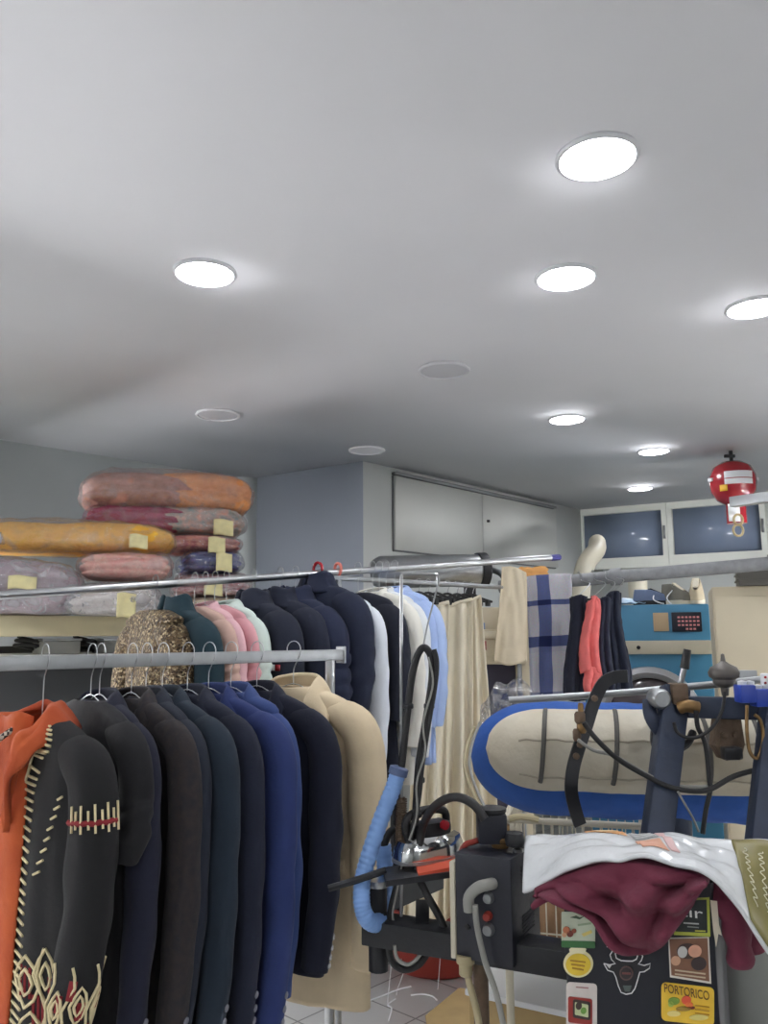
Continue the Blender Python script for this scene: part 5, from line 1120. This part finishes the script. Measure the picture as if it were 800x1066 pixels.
# yellow and dark sticker mostly under the sweater
d = plate(rrect(586, 928, 618, 946, 2, 1), 'sticker', C_((196, 176, 76)), t, lab='yellow green sticker partly under the sweater')
plate(rrect(592, 928, 617, 940, 2, 1), 'sticker_print', C_((206, 206, 190)), d, .003)
plate(rrect(588, 928, 591, 944, 0, 1), 'sticker_print', C_((40, 44, 40)), d, .003)
# pale green food sticker
d = plate(rrect(585, 949, 620, 986, 1, 1), 'sticker', C_((198, 208, 186)), t, lab='pale green food sticker')
plate(rrect(585, 979, 620, 986, 1, 1), 'sticker_print', C_((58, 108, 62)), d, .003)
for x, y, r_, c in ((590, 968, 3.6, (196, 120, 84)), (594, 972, 3.4, (120, 60, 48)), (588, 973, 2.6, (214, 168, 130)), (598, 969, 2.4, (150, 84, 60))): plate(disc(x, y, r_, r_), 'food_picture', C_(c), d, .0035)
plate([(594, 955), (600, 953), (604, 955), (610, 953), (604, 957), (600, 956)], 'sticker_print', C_((70, 92, 70)), d, .0035)
plate([(606, 972), (616, 968), (617, 971), (608, 975)], 'sticker_print', C_((222, 206, 120)), d, .0035)
plate([(602, 962), (616, 960), (616, 962), (602, 964)], 'sticker_print', C_((150, 170, 140)), d, .0035)
# chef hat badge
pts = disc(602.5, 1003, 15.5, 14.5, 30); d = plate(pts, 'sticker', C_((228, 220, 176)), t, lab='round yellow badge sticker topped by a chef hat')
plate([(594, 993), (593, 988), (597, 985), (602, 984), (608, 985), (611, 988), (609, 993)], 'chef_hat', C_((232, 226, 190)), d, .002)
plate(disc(602.5, 1004, 13, 11.5, 28), 'sticker_print', C_((222, 192, 60)), d, .0032)
for k_ in range(3): plate([(594+k_, 999+4*k_), (610-k_, 1001+4*k_), (610-k_, 1002.4+4*k_), (594+k_, 1000.4+4*k_)], 'sticker_print', C_((176, 130, 40)), d, .0045)
# white card with red picture frame
d = plate(rrect(590, 1022, 622, 1080, 2, 4), 'sticker', C_((214, 206, 200)), t, lab='white card sticker with a red framed picture')
e_ = plate(rrect(592, 1037, 617, 1064, 3, 2), 'sticker_print', C_((148, 48, 42)), d, .003)
plate(rrect(597, 1040, 615, 1059, 3, 2), 'sticker_print', C_((60, 52, 48)), d, .0045); plate(rrect(599, 1043, 613, 1056, 3, 1), 'sticker_print', C_((196, 206, 160)), d, .006)
plate(disc(603, 1047, 3.2, 4), 'sticker_print', C_((70, 60, 54)), d, .0072); plate(disc(608, 1052, 3, 3.4), 'sticker_print', C_((110, 160, 70)), d, .0072)
plate([(600, 1027), (613, 1028), (613, 1029), (600, 1028)], 'sticker_print', C_((170, 120, 120)), d, .003)
# white sticker under the sweater tip
d = plate(rrect(632, 966, 648, 986, 1, 1), 'sticker', C_((206, 208, 204)), t, lab='small white sticker below the sweater'); plate([(634, 976), (644, 984), (634, 984)], 'sticker_print', C_((120, 124, 124)), d, .003)
# bull head
bull = [(636, 992), (632, 996), (632, 999), (636, 1001), (641, 1002), (644, 1000), (640, 1006), (634, 1007), (627, 1004), (629, 1010), (636, 1013), (641, 1013), (643, 1022), (646, 1030), (651, 1035), (657, 1036), (661, 1032), (664, 1022), (666, 1013), (672, 1013), (678, 1008), (678, 1003), (671, 1006), (664, 1006), (663, 1000), (667, 1001), (670, 998), (669, 993), (666, 990), (666, 996), (662, 999), (653, 998), (645, 999), (640, 998), (637, 996)]
bull = [(629, 1003), (635, 1004.5), (641, 1003), (637, 999), (635.5, 994), (638, 990), (642, 988.5), (641, 993), (642, 997.5), (647, 1000), (653, 1000.5), (659, 1000.5), (663, 998.5), (664.5, 994), (663, 989.5), (667, 991.5), (669.5, 995.5), (668, 1000), (665, 1003.5), (671, 1005), (677.5, 1003), (676.5, 1008), (671, 1011.5), (666.5, 1012), (664, 1021), (661.5, 1029), (658, 1034), (652, 1035), (647, 1033), (644, 1026), (641.5, 1017), (639, 1012), (633, 1010)]
d = MB().tube([ff(x, y, .0025) for x, y in bull+[bull[0]]], .0011, n=6, sm=1, cap=False).build('sticker', C_((226, 226, 226)), t, 'white outlined black bull head sticker')
plate(bull, 'bull_face', C_((30, 30, 34)), d, .001)
plate(disc(652.5, 1013, 7.2, 7.6), 'round_seal', C_((96, 74, 70)), d, .003); plate(disc(652.5, 1013, 5.6, 6), 'round_seal', C_((52, 42, 44)), d, .0045); plate([(648, 1012), (657, 1012.4), (657, 1014.4), (648, 1014)], 'round_seal', C_((120, 70, 66)), d, .006)
plate([(632, 1004.5), (637, 1005), (635, 1008)], 'ear', C_((206, 206, 206)), d, .003)
plate([(649, 1026), (658, 1026), (656, 1032), (651, 1032)], 'muzzle', C_((84, 96, 92)), d, .003)
# black sticker with lime border
d = plate([(702, 936), (739, 934), (740, 975), (702, 973)], 'sticker', C_((178, 186, 74)), t, lab='black sticker with lime green border, half under the sweater')
plate([(704, 938), (736, 936.5), (737, 971), (704, 969.5)], 'sticker_print', C_((38, 44, 44)), d, .003)
text('air', 719, 950, 10, C_((232, 234, 230)), d, .005, wid=22)
plate([(712, 960), (728, 961), (728, 962.3), (712, 961.3)], 'sticker_print', C_((190, 194, 190)), d, .0045); plate([(716, 964), (728, 965), (728, 966), (716, 965)], 'sticker_print', C_((150, 156, 150)), d, .0045); plate([(724, 968), (735, 968.6), (735, 970), (724, 969.4)], 'sticker_print', C_((190, 190, 80)), d, .0045)
# brown photo sticker
d = plate([(696, 976), (738.5, 975), (741, 1024), (698, 1017)], 'sticker', C_((224, 220, 210)), t, lab='brown photo sticker with white border')
plate([(697.5, 977.5), (737, 976.5), (739, 1021.5), (699.5, 1015)], 'photo', C_((128, 90, 68)), d, .003)
plate(disc(716, 990, 11, 8), 'photo', C_((70, 52, 48)), d, .0045); plate(disc(711, 991, 5, 6), 'photo', C_((206, 206, 202)), d, .006); plate(disc(724, 990, 7, 6.5), 'photo', C_((214, 160, 134)), d, .006); plate(disc(704, 1000, 5, 5), 'photo', C_((206, 160, 130)), d, .0045); plate(disc(728, 1003, 8, 7), 'photo', C_((62, 50, 50)), d, .0045)
for k_ in range(2): plate([(703, 1009+4*k_), (735, 1013+4*k_), (735, 1014.4+4*k_), (703, 1010.4+4*k_)], 'sticker_print', C_((206, 188, 160)), d, .0045)
# yellow sticker
d = plate(rrect(689, 1022, 744, 1062, 6, 5), 'sticker', C_((232, 192, 62)), t, lab='yellow sticker with vegetables and dark lettering')
tx = text('PORTORICO', 715, 1033, 8, C_((96, 64, 30)), d, .005, wid=40); tx.rotation_euler = (pi/2, .0, 0)
for x, y, rx, ry, c in ((702, 1042, 6, 4, (120, 150, 60)), (699, 1045, 3, 3, (170, 190, 90)), (715, 1041, 5, 4.5, (210, 80, 50)), (718, 1046, 4, 3, (226, 120, 60)), (712, 1050, 8, 2.4, (150, 120, 50)), (720, 1049, 4, 1.6, (120, 50, 40)), (702, 1055, 7, 3, (226, 206, 130)), (728, 1059, 10, 3, (216, 200, 120))): plate(disc(x, y, rx, ry), 'vegetable_picture', C_(c), d, .004)
for k_ in range(3): plate([(724, 1046+4*k_), (739, 1048+4*k_), (739, 1049+4*k_), (724, 1047+4*k_)], 'sticker_print', C_((186, 140, 40)), d, .004)
# torn paper strip on the cabinet corner
plate([(746-6, 937), (750-3, 938), (749, 962), (752, 974), (748.5, 972), (746, 986), (743, 968)], 'paper_strip', C_((206, 196, 176)), t, .002, lab='torn cream paper strip')
# grey round column behind at the right
q = P(770, 1000, 1.80); solo(MB().lathe([(.06, 0), (.066, .01), (.066, ZT-.16), (.06, ZT-.15), (.001, ZT-.148)], (q.x, q.y, 0), n=36), 'steam_column', mat('dull_steel_grey', (128, 130, 126), .5, .3), 'grey round steel column standing right of the stickered cabinet', 'column')

M['burg'] = fabric('burgundy_knit', (108, 42, 62), bump=.6, bscale=22, var=.1, fine=.4)
t = thing('sweater', 'burgundy sweater draped over the stickered cabinet under the plastic bag', 'sweater', (mid.x, mid.y, ZT))
def lay(px, py, o): r = ray(px, py); tt = (V((mid.x, mid.y, 0))+sn*o-CAM).dot(sn)/r.dot(sn); return CAM+r*tt
top = [lay(560, 924, .012), lay(590, 911, .026), lay(640, 898, .034), lay(690, 903, .034), lay(738, 915, .02)]
bot = [lay(560, 940, .02), lay(588, 935, .03), lay(622, 958, .035), lay(646, 985, .04), lay(668, 996, .045), lay(690, 982, .045), lay(706, 960, .04), lay(722, 938, .03), lay(738, 915, .02)]
def off(u, v):
    a = .030*sin(pi*v)**.7*(.6+.4*sin(pi*u)); f_ = .013*sin((u*1.2+v*.55)*15)+.010*sin((u-.7*v)*19+1.3)+.012*nz((u*4, v*4, 1), 1.6)
    return sn*(a+1.5*f_*min(1, v*2.5)) + V((0, 0, .004*sin(u*21)*v))
MB().grid(ruled(top, bot, off), 90, 50).build('front_drape', M['burg'], t, solid=.009, sharp=0)
MB().grid(ruled([lay(566, 905, -.11), lay(600, 893, -.11), lay(660, 888, -.11), lay(720, 896, -.11)], top, lambda u, v: V((0, 0, .010*sin(pi*v)))), 50, 24).build('top_fold', M['burg'], t, solid=.006, sharp=0)
# second hanging sleeve at the right
MB().tube([lay(738, 925, -.05), lay(752, 936, -.03), lay(764, 955, -.02), lay(770, 985, -.02), lay(772, 1006, -.02)], lambda q: .030-.006*q+.003*sin(q*23), n=16, flat=.8).build('sleeve', M['burg'], t, 'sleeve hanging at the right', sharp=0)
MB().tube([lay(752, 930, -.14), lay(770, 950, -.12), lay(782, 970, -.10), lay(786, 990, -.10)], lambda q: .030-.008*q+.003*sin(q*19), n=16, flat=.7).build('sleeve', M['burg'], t, sharp=0)

# plastic shopping bag
M['bag'] = mat('white_plastic_bag', (226, 229, 231), .22, bump=.5, bscale=20, coat=.3)
bt = [lay(548, 872, -.12), lay(580, 869, -.13), lay(640, 868, -.13), lay(700, 871, -.13), lay(760, 875, -.13), lay(830, 880, -.12)]
bb = [lay(545, 928, .01), lay(580, 914, .035), lay(626, 897, .045), lay(660, 894, .05), lay(700, 900, .05), lay(738, 911, .045), lay(765, 940, .04), lay(800, 990, .03), lay(832, 1035, .02)]
t = thing('plastic_bag', 'white plastic carrier bag with prints lying on top of the burgundy sweater', 'bag', (mid.x, mid.y, ZT+.05))
bag = ruled(bt, bb, lambda u, v: V((0, 0, .010*sin(pi*v)**.8+.006*nz((u*6, v*4, 2), 1.8)+.003*sin(u*23+v*4))))
MB().grid(bag, 80, 30).build('bag_film', M['bag'], t, solid=.006, sharp=0)
def print_(u0, u1, v0, v1, m, nm, lab=None, up=.0045):
    def f_(u, v):
        a, b = u0+(u1-u0)*u, v0+(v1-v0)*v; p = bag(a, b); n = (bag(a+.004, b)-p).cross(bag(a, b+.01)-p); n.normalize()
        if n.dot(CAM-p) < 0: n = -n
        return p + n*up
    return MB().grid(f_, 14, 14).build(nm, m, t, lab, solid=.0008, sharp=0)
print_(.30, .42, .02, .30, C_((226, 168, 112)), 'orange_print', 'orange print')
print_(.33, .40, .07, .2, C_((240, 214, 170)), 'orange_print', up=.0058)
print_(.435, .515, .08, .45, C_((176, 178, 178)), 'silver_print', 'silver grey print block')
for k_ in range(5): print_(.44, .51, .12+.065*k_, .14+.065*k_, C_((226, 228, 228)), 'silver_line', up=.0058)
print_(.43, .515, .5, .78, C_((224, 168, 140)), 'orange_print')
print_(.525, .555, .03, .75, C_((222, 186, 184)), 'pink_print', 'faded pink stripe')
print_(.805, .995, .02, .98, C_((132, 124, 74)), 'olive_print', 'olive green print with white script')
q = MB()
for ln in range(4):
    pts = []
    for i in range(40):
        u = .84+.042*ln+.008*sin(i*1.35+ln)*(.4+.6*abs(sin(i*.41+ln))); v = .14+.6*i/39*(1-.1*ln); p = bag(u, v); n = (bag(u+.004, v)-p).cross(bag(u, v+.01)-p); n.normalize()
        if n.dot(CAM-p) < 0: n = -n
        pts.append(p+n*.0062)
    q.tube(pts, .0011, n=5, sm=2)
q.build('script_lettering', C_((226, 222, 196)), t, 'white script lettering')
